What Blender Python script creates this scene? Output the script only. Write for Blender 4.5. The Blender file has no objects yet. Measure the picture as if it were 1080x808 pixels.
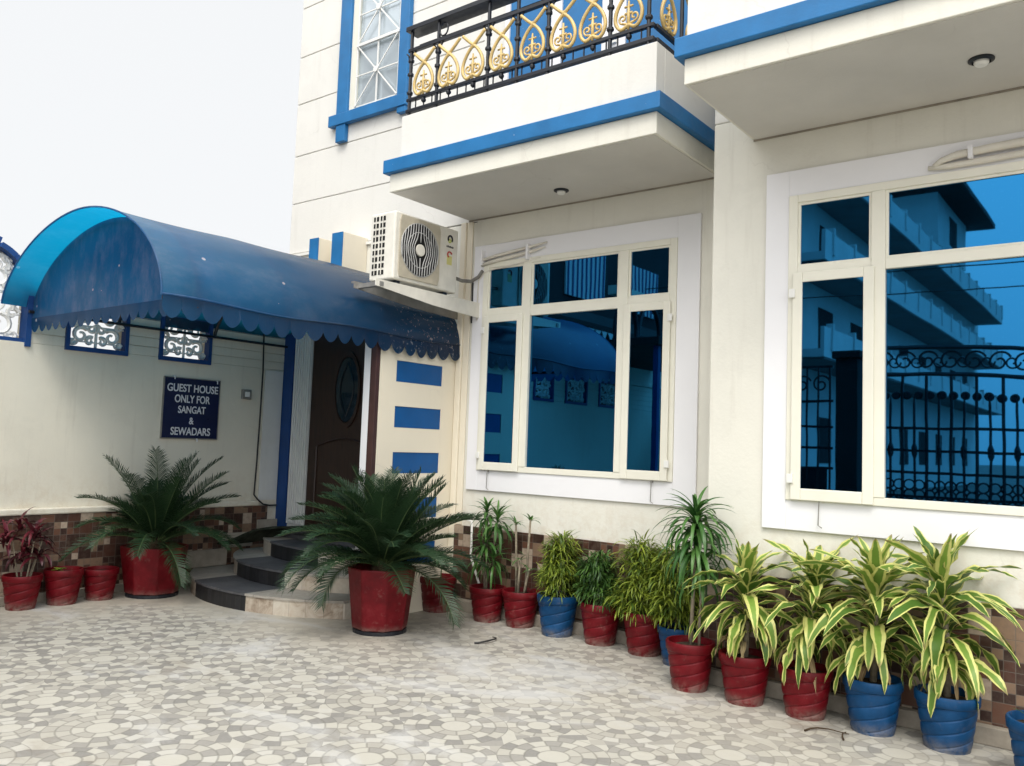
import bpy, bmesh, math, random
from math import sin, cos, pi, sqrt, atan2, radians
from mathutils import Vector, Matrix

scene = bpy.context.scene
COL = scene.collection
random.seed(7)

# ------------------------------------------------------------------ camera
YAW, PITCH, ROLL = 0.66203, 0.072742, -0.036631
Mz = Matrix.Rotation(YAW, 3, 'Z'); Mx = Matrix.Rotation(PITCH, 3, 'X'); My = Matrix.Rotation(ROLL, 3, 'Y')
R3 = Mz @ Mx @ My                      # columns: right, forward, up
camd = bpy.data.cameras.new("camera")
cam = bpy.data.objects.new("camera", camd); COL.objects.link(cam)
r, f, u = R3.col[0], R3.col[1], R3.col[2]
mw = Matrix(((r[0], u[0], -f[0], 0), (r[1], u[1], -f[1], 0), (r[2], u[2], -f[2], 1.5), (0, 0, 0, 1)))
cam.matrix_world = mw
camd.sensor_fit = 'HORIZONTAL'; camd.sensor_width = 36.0
camd.lens = 882.01 / 1080 * 36.0
camd.clip_start = 0.05; camd.clip_end = 900
scene.camera = cam

# ------------------------------------------------------------------ sky and sun (bright overcast)
SUN_EL, SUN_ROT = radians(56), radians(152)
world = bpy.data.worlds.new("World"); scene.world = world; world.use_nodes = True
wt = world.node_tree; wt.nodes.clear()
wo = wt.nodes.new('ShaderNodeOutputWorld'); bg = wt.nodes.new('ShaderNodeBackground')
sky = wt.nodes.new('ShaderNodeTexSky'); sky.sky_type = 'NISHITA'; sky.sun_disc = False
sky.sun_elevation = SUN_EL; sky.sun_rotation = SUN_ROT; sky.dust_density = 4.0; sky.air_density = 1.0
tc = wt.nodes.new('ShaderNodeTexCoord')
dt = wt.nodes.new('ShaderNodeVectorMath'); dt.operation = 'DOT_PRODUCT'
dt.inputs[1].default_value = (sin(SUN_ROT)*cos(SUN_EL), cos(SUN_ROT)*cos(SUN_EL), sin(SUN_EL))
ms = wt.nodes.new('ShaderNodeMapRange'); ms.interpolation_type = 'SMOOTHSTEP'
ms.inputs[1].default_value = 0.12; ms.inputs[2].default_value = 1.0; ms.inputs[3].default_value = 8.3; ms.inputs[4].default_value = 26.0
mul = wt.nodes.new('ShaderNodeVectorMath'); mul.operation = 'SCALE'; mul.inputs[0].default_value = (0.985, 0.995, 1.0)
mix = wt.nodes.new('ShaderNodeMix'); mix.data_type = 'RGBA'; mix.inputs[0].default_value = 0.9
wt.links.new(tc.outputs['Generated'], dt.inputs[0]); wt.links.new(dt.outputs['Value'], ms.inputs[0]); wt.links.new(ms.outputs[0], mul.inputs['Scale'])
wt.links.new(sky.outputs[0], mix.inputs[6]); wt.links.new(mul.outputs[0], mix.inputs[7])
wt.links.new(mix.outputs[2], bg.inputs[0]); bg.inputs[1].default_value = 0.1
wt.links.new(bg.outputs[0], wo.inputs[0])

sd = bpy.data.lights.new("sun", 'SUN'); sd.energy = 1.5; sd.angle = radians(22); sd.color = (1.0, 0.955, 0.88)
so = bpy.data.objects.new("sun", sd); COL.objects.link(so)
sdir = Vector((sin(SUN_ROT) * cos(SUN_EL), cos(SUN_ROT) * cos(SUN_EL), sin(SUN_EL)))
so.rotation_euler = sdir.to_track_quat('Z', 'Y').to_euler(); so.location = sdir * 40

scene.view_settings.view_transform = 'Standard'; scene.view_settings.look = 'None'
scene.view_settings.exposure = 0.29; scene.view_settings.gamma = 1.0
scene.view_settings.use_curve_mapping = False

# ------------------------------------------------------------------ helpers
class MB:
    """collects geometry for ONE mesh object (world coordinates)"""
    def __init__(s): s.v = []; s.f = []; s.m = []; s.uv = []; s.rnd = []; s.cur = 0.5
    def vert(s, p): s.v.append(tuple(p)); s.rnd.append(s.cur); return len(s.v) - 1
    def face(s, idx, mi=0, uv=None): s.f.append(tuple(idx)); s.m.append(mi); s.uv.append(uv)
    def box(s, x0, x1, y0, y1, z0, z1, mi=0):
        if x0 > x1: x0, x1 = x1, x0
        if y0 > y1: y0, y1 = y1, y0
        if z0 > z1: z0, z1 = z1, z0
        b = [s.vert(p) for p in ((x0,y0,z0),(x1,y0,z0),(x1,y1,z0),(x0,y1,z0),(x0,y0,z1),(x1,y0,z1),(x1,y1,z1),(x0,y1,z1))]
        for q in ((0,3,2,1),(4,5,6,7),(0,1,5,4),(1,2,6,5),(2,3,7,6),(3,0,4,7)): s.face([b[i] for i in q], mi)
        return s
    def prism(s, pts, axis, a0, a1, mi=0):
        """2D polygon extruded along axis 'x','y','z'"""
        def P(p, a): return {'x': (a, p[0], p[1]), 'y': (p[0], a, p[1]), 'z': (p[0], p[1], a)}[axis]
        n = len(pts); A = [s.vert(P(p, a0)) for p in pts]; B = [s.vert(P(p, a1)) for p in pts]
        s.face(A[::-1], mi); s.face(B, mi)
        for i in range(n): s.face((A[i], A[(i+1) % n], B[(i+1) % n], B[i]), mi)
        return s
    def tube(s, pts, rad, n=6, mi=0, closed=False, flat=None):
        pts = [Vector(p) for p in pts]; k = len(pts); rings = []
        prev = None
        for i, p in enumerate(pts):
            if closed: t = pts[(i+1) % k] - pts[i-1]
            else: t = pts[min(i+1, k-1)] - pts[max(i-1, 0)]
            if t.length < 1e-9: t = Vector((0, 0, 1))
            t.normalize()
            if prev is None:
                a = Vector((0, 0, 1)) if abs(t.z) < 0.9 else Vector((1, 0, 0)); nx = t.cross(a).normalized()
            else:
                nx = prev - t * prev.dot(t)
                nx = nx.normalized() if nx.length > 1e-6 else t.cross(Vector((0.3, 0.5, 0.8))).normalized()
            prev = nx; ny = t.cross(nx)
            rr = rad[i] if isinstance(rad, (list, tuple)) else rad
            rings.append([s.vert(p + nx * (rr * cos(2*pi*j/n)) + ny * (rr * sin(2*pi*j/n))) for j in range(n)])
        for i in range(k if closed else k - 1):
            A, B = rings[i], rings[(i+1) % k]
            for j in range(n): s.face((A[j], A[(j+1) % n], B[(j+1) % n], B[j]), mi)
        if not closed: s.face(rings[0][::-1], mi); s.face(rings[-1], mi)
        return s
    def bar(s, a, b, w, d, mi=0):
        """square bar from a to b"""
        a, b = Vector(a), Vector(b); t = (b - a).normalized()
        up = Vector((0, 1, 0)) if abs(t.y) < 0.9 else Vector((1, 0, 0))
        nx = t.cross(up).normalized(); ny = t.cross(nx)
        R = []
        for p in (a, b): R.append([s.vert(p + nx*sx*w/2 + ny*sy*d/2) for sx, sy in ((-1,-1),(1,-1),(1,1),(-1,1))])
        for j in range(4): s.face((R[0][j], R[0][(j+1) % 4], R[1][(j+1) % 4], R[1][j]), mi)
        s.face(R[0][::-1], mi); s.face(R[1], mi); return s
    def lathe(s, prof, seg, c=(0,0,0), axis='z', fn=None, cap=True, mi=0):
        rings = []
        for (rr, h) in prof:
            ring = []
            for j in range(seg):
                a = 2*pi*j/seg; q = rr if fn is None else fn(rr, a, h)
                x, y = q*cos(a), q*sin(a)
                p = {'z': (c[0]+x, c[1]+y, c[2]+h), 'x': (c[0]+h, c[1]+x, c[2]+y), 'y': (c[0]+x, c[1]+h, c[2]+y)}[axis]
                ring.append(s.vert(p))
            rings.append(ring)
        for i in range(len(rings)-1):
            A, B = rings[i], rings[i+1]
            for j in range(seg): s.face((A[j], A[(j+1) % seg], B[(j+1) % seg], B[j]), mi)
        if cap: s.face(rings[0][::-1], mi); s.face(rings[-1], mi)
        return s
    def blade(s, base, az, el, L, W, droop, n=9, fold=0.25, shape='lance', wave=0.0, twist=0.0, stiff=1.0):
        """one leaf: arching strip folded along its midrib; uv = (across, along)"""
        s.cur = random.random()
        p = Vector(base); h = Vector((cos(az), sin(az), 0)); side0 = Vector((-sin(az), cos(az), 0))
        rows = []; ph = random.random()*6.28
        for i in range(n+1):
            t = i/n
            e_ = el - droop * (t ** stiff)
            d = h*cos(e_) + Vector((0,0,1))*sin(e_)
            nrm = -h*sin(e_) + Vector((0,0,1))*cos(e_)
            tw = twist*t
            side = side0*cos(tw) + nrm*sin(tw); nn = nrm*cos(tw) - side0*sin(tw)
            if shape == 'lance': w = W*0.5*min(1, (0.35+2.6*t)) * (max(0.0, 1 - t**2.6))**0.8
            elif shape == 'strap': w = W*0.5*(0.7+0.3*min(1, t*4))*(max(0.0, 1 - t**4))**0.9
            else: w = W*0.5*sin(pi*min(1, 0.06+0.94*t))
            w = max(w, 0.0006)
            wv = wave*sin(t*17+ph)*w
            rows.append((s.vert(p - side*w + nn*(w*fold+wv)), s.vert(p), s.vert(p + side*w + nn*(w*fold - wv))))
            p = p + d*(L/n)
        for i in range(n):
            A, B = rows[i], rows[i+1]; t0, t1 = i/n, (i+1)/n
            s.face((A[0],A[1],B[1],B[0]), 0, ((0,t0),(.5,t0),(.5,t1),(0,t1)))
            s.face((A[1],A[2],B[2],B[1]), 0, ((.5,t0),(1,t0),(1,t1),(.5,t1)))
        s.cur = 0.5
        return s
    def build(s, name, mat, parent=None, smooth=False, bevel=0.0, angle=None):
        me = bpy.data.meshes.new(name)
        org = origin_of(parent)
        me.from_pydata([(v[0]-org[0], v[1]-org[1], v[2]-org[2]) for v in s.v], [], s.f)
        for m_ in (mat if isinstance(mat, (list, tuple)) else [mat]): me.materials.append(m_)
        if any(s.m): me.polygons.foreach_set('material_index', s.m)
        if any(q is not None for q in s.uv):
            ul = me.uv_layers.new(name='UVMap'); k = 0
            for fi, fc in enumerate(s.f):
                q = s.uv[fi]
                for j in range(len(fc)):
                    ul.data[k].uv = q[j] if q else (0.5, 0.5); k += 1
        at = me.attributes.new('rnd', 'FLOAT', 'POINT'); at.data.foreach_set('value', s.rnd)
        if smooth: me.polygons.foreach_set('use_smooth', [True]*len(s.f))
        me.update()
        if smooth and angle is not None:
            try: me.set_sharp_from_angle(angle=angle)
            except Exception: pass
        o = bpy.data.objects.new(name, me); COL.objects.link(o)
        if parent is not None: o.parent = parent
        ORG[o.name] = org
        if bevel > 0:
            b = o.modifiers.new('bevel', 'BEVEL'); b.width = bevel; b.segments = 2; b.limit_method = 'ANGLE'; b.angle_limit = radians(40)
        return o

ORG = {}
def origin_of(o):
    return (0,0,0) if o is None else ORG.get(o.name, (0,0,0))

def thing(name, loc, label, cat, group=None):
    o = bpy.data.objects.new(name, None); COL.objects.link(o); o.location = loc; o.empty_display_size = 0.2
    ORG[o.name] = tuple(loc); tag(o, label, cat, group); return o
def tag(o, label, cat, group=None):
    o['label'] = label; o['category'] = cat
    if group: o['group'] = group
    return o
def B(*a): return MB().box(*a)

# ------------------------------------------------------------------ material helpers
class NT:
    def __init__(s, name):
        s.mat = bpy.data.materials.new(name); s.mat.use_nodes = True; s.t = s.mat.node_tree
        s.b = s.t.nodes['Principled BSDF']; s.out = s.t.nodes['Material Output']
    def n(s, ty, **kw):
        nd = s.t.nodes.new(ty)
        for k, v in kw.items(): setattr(nd, k, v)
        return nd
    def put(s, sock, v):
        if isinstance(v, bpy.types.NodeSocket): s.t.links.new(v, sock)
        else:
            try: sock.default_value = v
            except Exception: sock.default_value = tuple(v) + (1.0,)
    def m(s, op, a, b=0.0, c=0.0, clamp=False):
        nd = s.n('ShaderNodeMath', operation=op); nd.use_clamp = clamp
        s.put(nd.inputs[0], a); s.put(nd.inputs[1], b); s.put(nd.inputs[2], c); return nd.outputs[0]
    def pos(s): return s.n('ShaderNodeNewGeometry').outputs['Position']
    def sep(s, v):
        nd = s.n('ShaderNodeSeparateXYZ'); s.put(nd.inputs[0], v); return nd.outputs
    def comb(s, x, y=0.0, z=0.0):
        nd = s.n('ShaderNodeCombineXYZ'); s.put(nd.inputs[0], x); s.put(nd.inputs[1], y); s.put(nd.inputs[2], z); return nd.outputs[0]
    def noise(s, v, scale, detail=4, rough=0.55, dist=0.0):
        nd = s.n('ShaderNodeTexNoise'); s.put(nd.inputs['Vector'], v); nd.inputs['Scale'].default_value = scale
        nd.inputs['Detail'].default_value = detail; nd.inputs['Roughness'].default_value = rough; nd.inputs['Distortion'].default_value = dist
        return nd.outputs[0]
    def white(s, v):
        nd = s.n('ShaderNodeTexWhiteNoise', noise_dimensions='3D'); s.put(nd.inputs['Vector'], v); return nd.outputs['Value']
    def ramp(s, fac, stops, interp='LINEAR'):
        nd = s.n('ShaderNodeValToRGB'); cr = nd.color_ramp; cr.interpolation = interp
        s.put(nd.inputs[0], fac)
        while len(cr.elements) < len(stops): cr.elements.new(0.5)
        for el, (p, c) in zip(cr.elements, stops):
            el.position = p; el.color = (tuple(c) + (1,)) if not isinstance(c, (int, float)) else (c, c, c, 1)
        return nd.outputs[0]
    def mix(s, fac, a, b, mode='MIX'):
        nd = s.n('ShaderNodeMix', data_type='RGBA', blend_type=mode)
        s.put(nd.inputs[0], fac); s.put(nd.inputs[6], a if isinstance(a, bpy.types.NodeSocket) else tuple(a)+(1,) if len(a) == 3 else a)
        s.put(nd.inputs[7], b if isinstance(b, bpy.types.NodeSocket) else tuple(b)+(1,) if len(b) == 3 else b); return nd.outputs[2]
    def step(s, v, a, b_):
        nd = s.n('ShaderNodeMapRange', interpolation_type='SMOOTHSTEP'); s.put(nd.inputs[0], v)
        nd.inputs[1].default_value = a; nd.inputs[2].default_value = b_; return nd.outputs[0]
    def bump(s, h, strength=0.2, dist=0.01):
        nd = s.n('ShaderNodeBump'); nd.inputs['Strength'].default_value = strength; nd.inputs['Distance'].default_value = dist
        s.put(nd.inputs['Height'], h); s.t.links.new(nd.outputs[0], s.b.inputs['Normal'])
    def base(s, c): s.put(s.b.inputs['Base Color'], c if isinstance(c, bpy.types.NodeSocket) else tuple(c)+(1,))
    def rough(s, v): s.put(s.b.inputs['Roughness'], v)
    def attr(s, name): return s.n('ShaderNodeAttribute', attribute_name=name).outputs['Fac']

def paint(name, c, rough=0.6, var=0.08, scale=3.0, bump=0.05, bscale=90, spec=0.3, metallic=0.0, streak=0.0, dirt=(0.35, 0.30, 0.24)):
    k = NT(name); p = k.pos()
    n1 = k.noise(p, scale, 6, 0.6)
    dark = tuple(x*(1-var*1.6) for x in c); lite = tuple(min(1, x*(1+var*0.6)) for x in c)
    col = k.ramp(n1, [(0.3, dark), (0.7, lite)])
    if streak > 0:
        x, y, z = k.sep(p)
        st = k.noise(k.comb(k.m('MULTIPLY', x, 7.0), k.m('MULTIPLY', y, 7.0), k.m('MULTIPLY', z, 0.55)), 1.6, 5, 0.65)
        fac = k.m('MULTIPLY', k.step(st, 0.52, 0.82), streak)
        col = k.mix(fac, col, dirt)
    if scale < 1.5:
        wv = k.n('ShaderNodeVectorMath', operation='ADD'); k.put(wv.inputs[0], p)
        nd = k.n('ShaderNodeTexNoise'); k.put(nd.inputs['Vector'], p); nd.inputs['Scale'].default_value = 3.0; nd.inputs['Detail'].default_value = 5
        sc_ = k.n('ShaderNodeVectorMath', operation='SCALE'); k.put(sc_.inputs[0], nd.outputs['Color']); sc_.inputs['Scale'].default_value = 0.35; k.put(wv.inputs[1], sc_.outputs[0])
        vo = k.n('ShaderNodeTexVoronoi', feature='DISTANCE_TO_EDGE'); k.put(vo.inputs['Vector'], wv.outputs[0]); vo.inputs['Scale'].default_value = 0.75
        ck = k.m('MULTIPLY', k.m('SUBTRACT', 1.0, k.step(vo.outputs['Distance'], 0.0008, 0.0040)), k.step(k.noise(p, 1.7, 3), 0.50, 0.62))
        col = k.mix(k.m('MULTIPLY', ck, 0.13), col, (0.30, 0.26, 0.21))
    if streak > 0.08 and scale < 1.5:
        x, y, z = k.sep(p)
        pt = k.noise(p, 2.3, 7, 0.72)
        col = k.mix(k.m('MULTIPLY', k.step(pt, 0.54, 0.60), 0.09), col, tuple(v*0.72 for v in c))
        sp_ = k.noise(p, 11, 6, 0.75)
        col = k.mix(k.m('MULTIPLY', k.m('MULTIPLY', k.step(z, 1.25, 0.72), k.step(sp_, 0.42, 0.66)), 0.30), col, (0.50, 0.38, 0.25))
    k.base(col); k.put(k.b.inputs['Specular IOR Level'], spec); k.put(k.b.inputs['Metallic'], metallic)
    k.rough(k.ramp(k.noise(p, scale*4, 3), [(0.3, max(0, rough-0.08)), (0.7, min(1, rough+0.08))]))
    k.bump(k.noise(p, bscale, 4), bump, 0.01)
    return k.mat

M = {}
M['wall'] = paint('cream_wall_paint', (0.745, 0.722, 0.640), 0.75, 0.05, 1.1, 0.16, 45, 0.2, streak=0.20)
M['wall_up'] = paint('white_upper_wall_paint', (0.74, 0.722, 0.675), 0.75, 0.03, 1.1, 0.12, 45, 0.2, streak=0.14)
M['wall_court'] = paint('boundary_wall_paint', (0.72, 0.675, 0.565), 0.75, 0.07, 1.0, 0.12, 50, 0.2, streak=0.32, dirt=(0.40, 0.35, 0.28))
M['fin'] = paint('cream_fin_paint', (0.78, 0.71, 0.575), 0.7, 0.03, 1.3, 0.06, 60, 0.2, streak=0.05)
M['trim'] = paint('white_window_surround', (0.80, 0.79, 0.80), 0.6, 0.025, 1.6, 0.05, 60, 0.25)
M['frame'] = paint('cream_window_frame', (0.77, 0.745, 0.64), 0.4, 0.03, 4, 0.02, 120, 0.4)
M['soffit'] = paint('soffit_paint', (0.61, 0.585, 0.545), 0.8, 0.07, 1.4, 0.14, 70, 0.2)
M['blue'] = paint('blue_gloss_paint', (0.016, 0.155, 0.38), 0.45, 0.12, 5, 0.08, 60, 0.4)
def chips(mat, c=(0.55, 0.54, 0.50)):
    t = mat.node_tree; b = t.nodes['Principled BSDF']; lk = b.inputs['Base Color'].links[0].from_socket
    g = t.nodes.new('ShaderNodeNewGeometry'); n = t.nodes.new('ShaderNodeTexNoise'); n.inputs['Scale'].default_value = 17; n.inputs['Detail'].default_value = 6; n.inputs['Roughness'].default_value = 0.75
    r = t.nodes.new('ShaderNodeMapRange'); r.inputs[1].default_value = 0.68; r.inputs[2].default_value = 0.72
    m = t.nodes.new('ShaderNodeMix'); m.data_type = 'RGBA'
    t.links.new(g.outputs['Position'], n.inputs['Vector']); t.links.new(n.outputs[0], r.inputs[0]); t.links.new(r.outputs[0], m.inputs[0])
    t.links.new(lk, m.inputs[6]); m.inputs[7].default_value = tuple(c) + (1,); t.links.new(m.outputs[2], b.inputs['Base Color'])
chips(M['blue'])
M['blue_rect'] = paint('deep_blue_paint', (0.001, 0.082, 0.27), 0.5, 0.10, 5, 0.06, 60, 0.35)
M['blue_dark'] = paint('navy_blue_paint', (0.010, 0.055, 0.20), 0.45, 0.12, 5, 0.06, 60, 0.35)
M['iron'] = paint('black_iron', (0.009, 0.011, 0.017), 0.38, 0.2, 9, 0.05, 150, 0.5)
M['gold'] = paint('gold_paint', (0.66, 0.47, 0.18), 0.42, 0.16, 14, 0.06, 120, 0.5)
M['white_pl'] = paint('white_plastic', (0.78, 0.77, 0.73), 0.4, 0.04, 5, 0.02, 100, 0.4)
M['ac_front'] = paint('aged_white_casing', (0.74, 0.71, 0.63), 0.42, 0.08, 7, 0.03, 100, 0.4, streak=0.12)
M['ac_panel'] = paint('beige_fan_panel', (0.50, 0.45, 0.35), 0.45, 0.12, 9, 0.03, 100, 0.4)
M['black_hole'] = paint('dark_cavity', (0.018, 0.018, 0.018), 0.7, 0.2, 9, 0.02, 60, 0.2)
M['rubber'] = paint('grey_pipe_lagging', (0.22, 0.21, 0.19), 0.8, 0.2, 14, 0.25, 80, 0.2)
M['galv'] = paint('grey_steel', (0.30, 0.29, 0.27), 0.45, 0.15, 10, 0.05, 90, 0.5, metallic=0.4)
M['silver'] = paint('silver_wire', (0.42, 0.42, 0.41), 0.4, 0.1, 10, 0.03, 90, 0.5)
M['whitewash'] = paint('whitewash_trace', (0.70, 0.66, 0.58), 0.8, 0.06, 6, 0.15, 60, 0.2)
M['wood'] = None
M['maroon'] = paint('dark_maroon_frame', (0.055, 0.022, 0.020), 0.45, 0.25, 8, 0.06, 70, 0.4)
M['soil'] = paint('potting_soil', (0.055, 0.040, 0.028), 0.95, 0.4, 40, 0.8, 55, 0.1)
M['cable'] = paint('black_cable', (0.02, 0.02, 0.02), 0.5, 0.1, 5, 0.0, 50, 0.4)
M['stone'] = paint('beige_stone_ledge', (0.34, 0.30, 0.245), 0.65, 0.22, 7, 0.15, 60, 0.25, streak=0.25, dirt=(0.14, 0.11, 0.09))
M['navy_sign'] = paint('navy_sign_board', (0.006, 0.012, 0.055), 0.35, 0.12, 5, 0.02, 80, 0.45)
M['letter'] = paint('white_lettering', (0.74, 0.75, 0.78), 0.5, 0.08, 12, 0.0, 80, 0.3)
M['mat'] = paint('dark_felt_mat', (0.030, 0.034, 0.024), 0.95, 0.4, 12, 0.7, 120, 0.1)
M['far_wall'] = paint('far_house_paint', (0.78, 0.78, 0.76), 0.8, 0.08, 0.6, 0.05, 20, 0.2, streak=0.2)
M['far_mid'] = paint('shaded_house_paint', (0.20, 0.20, 0.20), 0.8, 0.2, 0.8, 0.1, 20, 0.2)
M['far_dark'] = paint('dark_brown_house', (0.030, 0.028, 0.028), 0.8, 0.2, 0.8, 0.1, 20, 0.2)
M['ground'] = paint('bare_street_ground', (0.20, 0.185, 0.165), 0.9, 0.2, 0.4, 0.3, 12, 0.2)
M['asphalt'] = paint('asphalt', (0.06, 0.06, 0.06), 0.9, 0.2, 0.6, 0.3, 30, 0.2)
M['grey_glass'] = None

# fluted white-blue pilaster
M['pilaster'] = paint('white_pilaster_paint', (0.70, 0.69, 0.66), 0.6, 0.06, 3, 0.05, 60, 0.25, streak=0.15)

# reflective blue window glass
k = NT('reflective_blue_glass'); k.base((0.015, 0.128, 0.288)); k.put(k.b.inputs['Metallic'], 1.0); k.rough(0.015)
p = k.pos(); x, y, z = k.sep(p)
a = k.m('ADD', x, z); b_ = k.m('SUBTRACT', x, z)
da = k.m('ABSOLUTE', k.m('SUBTRACT', k.m('FRACT', k.m('MULTIPLY', a, 11.0)), 0.5)); db = k.m('ABSOLUTE', k.m('SUBTRACT', k.m('FRACT', k.m('MULTIPLY', b_, 11.0)), 0.5))
dot = k.m('SUBTRACT', 1.0, k.step(k.m('ADD', da, db), 0.06, 0.16))
nz = k.noise(p, 2.2, 2)
k.base(k.mix(k.m('MULTIPLY', dot, 0.12), (0.015, 0.128, 0.288), (0.03, 0.17, 0.36)))
k.bump(nz, 0.012, 0.02)
M['glass'] = k.mat
k = NT('pale_window_glass'); k.base((0.50, 0.56, 0.60)); k.put(k.b.inputs['Metallic'], 0.35); k.rough(0.18); M['pale_glass'] = k.mat
k = NT('dark_oval_glass'); k.base((0.008, 0.020, 0.028)); k.rough(0.08); M['dark_glass'] = k.mat

# dark carved door wood
k = NT('dark_door_wood'); p = k.pos(); x, y, z = k.sep(p)
g = k.noise(k.comb(k.m('MULTIPLY', x, 14.0), y, k.m('MULTIPLY', z, 1.2)), 3.0, 6, 0.6, 0.8)
k.base(k.ramp(g, [(0.25, (0.014, 0.0055, 0.0035)), (0.75, (0.042, 0.016, 0.009))])); k.rough(0.4); k.bump(g, 0.1, 0.005); M['wood'] = k.mat

# mosaic dado tiles
def mosaic(name):
    k = NT(name); p = k.pos(); x, y, z = k.sep(p)
    hcoord = k.m('ADD', x, y)
    def cell(sz, seed):
        u = k.m('DIVIDE', hcoord, sz); v = k.m('DIVIDE', z, sz)
        fu, fv = k.m('FLOOR', u), k.m('FLOOR', v)
        rn = k.white(k.comb(fu, fv, seed))
        eu = k.m('ABSOLUTE', k.m('SUBTRACT', k.m('FRACT', u), 0.5)); ev = k.m('ABSOLUTE', k.m('SUBTRACT', k.m('FRACT', v), 0.5))
        edge = k.step(k.m('MAXIMUM', eu, ev), 0.5-0.0032/sz, 0.5-0.0012/sz)
        return rn, edge
    r1, e1 = cell(0.112, 3.3); r2, e2 = cell(0.056, 8.1); sel, _ = cell(0.112, 21.7)
    pal = [(0.0, (0.034, 0.014, 0.010)), (0.24, (0.075, 0.030, 0.019)), (0.44, (0.125, 0.052, 0.030)), (0.60, (0.050, 0.023, 0.016)), (0.72, (0.22, 0.14, 0.09)), (0.86, (0.42, 0.33, 0.25))]
    c1 = k.ramp(r1, pal, 'CONSTANT'); c2 = k.ramp(r2, pal, 'CONSTANT')
    big = k.m('GREATER_THAN', sel, 0.52)
    col = k.mix(big, c2, c1); ed = k.m('ADD', k.m('MULTIPLY', big, e1), k.m('MULTIPLY', k.m('SUBTRACT', 1.0, big), e2))
    nz = k.noise(p, 26, 5, 0.65)
    col = k.mix(k.m('MULTIPLY', k.step(nz, 0.4, 0.75), 0.45), col, (0.12, 0.085, 0.06))
    col = k.mix(k.m('MULTIPLY', ed, 0.75), col, (0.13, 0.11, 0.09))
    k.base(col); k.rough(k.ramp(nz, [(0.3, 0.28), (0.7, 0.55)])); k.bump(k.m('SUBTRACT', 1.0, ed), 0.25, 0.004)
    return k.mat
M['mosaic'] = mosaic('brown_mosaic_tiles')

# step stone: cream marble tiles and black granite
def tilestone(name, c0, c1, c2, sz=0.15, rough=0.4, dust=0.0, dustc=(0.3, 0.3, 0.3)):
    k = NT(name); p = k.pos(); x, y, z = k.sep(p)
    u = k.m('DIVIDE', k.m('ADD', x, k.m('MULTIPLY', y, 0.25)), sz)
    rn = k.white(k.comb(k.m('FLOOR', u), 2.0, k.m('FLOOR', k.m('DIVIDE', z, 0.1501))))
    vein = k.noise(p, 9, 7, 0.65, 1.4)
    col = k.ramp(k.m('ADD', k.m('MULTIPLY', rn, 0.35), k.m('MULTIPLY', vein, 0.75)), [(0.28, c0), (0.5, c1), (0.8, c2)])
    e_ = k.step(k.m('ABSOLUTE', k.m('SUBTRACT', k.m('FRACT', u), 0.5)), 0.484, 0.496)
    col = k.mix(k.m('MULTIPLY', e_, 0.6), col, (0.12, 0.10, 0.08))
    if dust > 0:
        d = k.noise(p, 5, 6, 0.7)
        col = k.mix(k.m('MULTIPLY', k.step(d, 0.35, 0.7), dust), col, dustc)
    k.base(col); k.rough(rough); k.bump(vein, 0.05, 0.004)
    return k.mat
M['cream_marble'] = tilestone('cream_marble_tile', (0.22, 0.16, 0.11), (0.46, 0.39, 0.31), (0.58, 0.54, 0.46))
M['cream_tread'] = tilestone('worn_cream_tread', (0.26, 0.23, 0.19), (0.36, 0.33, 0.285), (0.46, 0.43, 0.38), 0.5, 0.6, 0.4, (0.30, 0.285, 0.26))
M['black_granite'] = tilestone('black_granite', (0.004, 0.005, 0.006), (0.008, 0.009, 0.011), (0.02, 0.021, 0.024), 0.06, 0.5, 0.08, (0.06, 0.06, 0.06))
M['grey_tread'] = tilestone('dusty_black_tread', (0.035, 0.037, 0.042), (0.058, 0.060, 0.067), (0.095, 0.097, 0.105), 0.5, 0.55, 0.4, (0.12, 0.12, 0.125))

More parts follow.
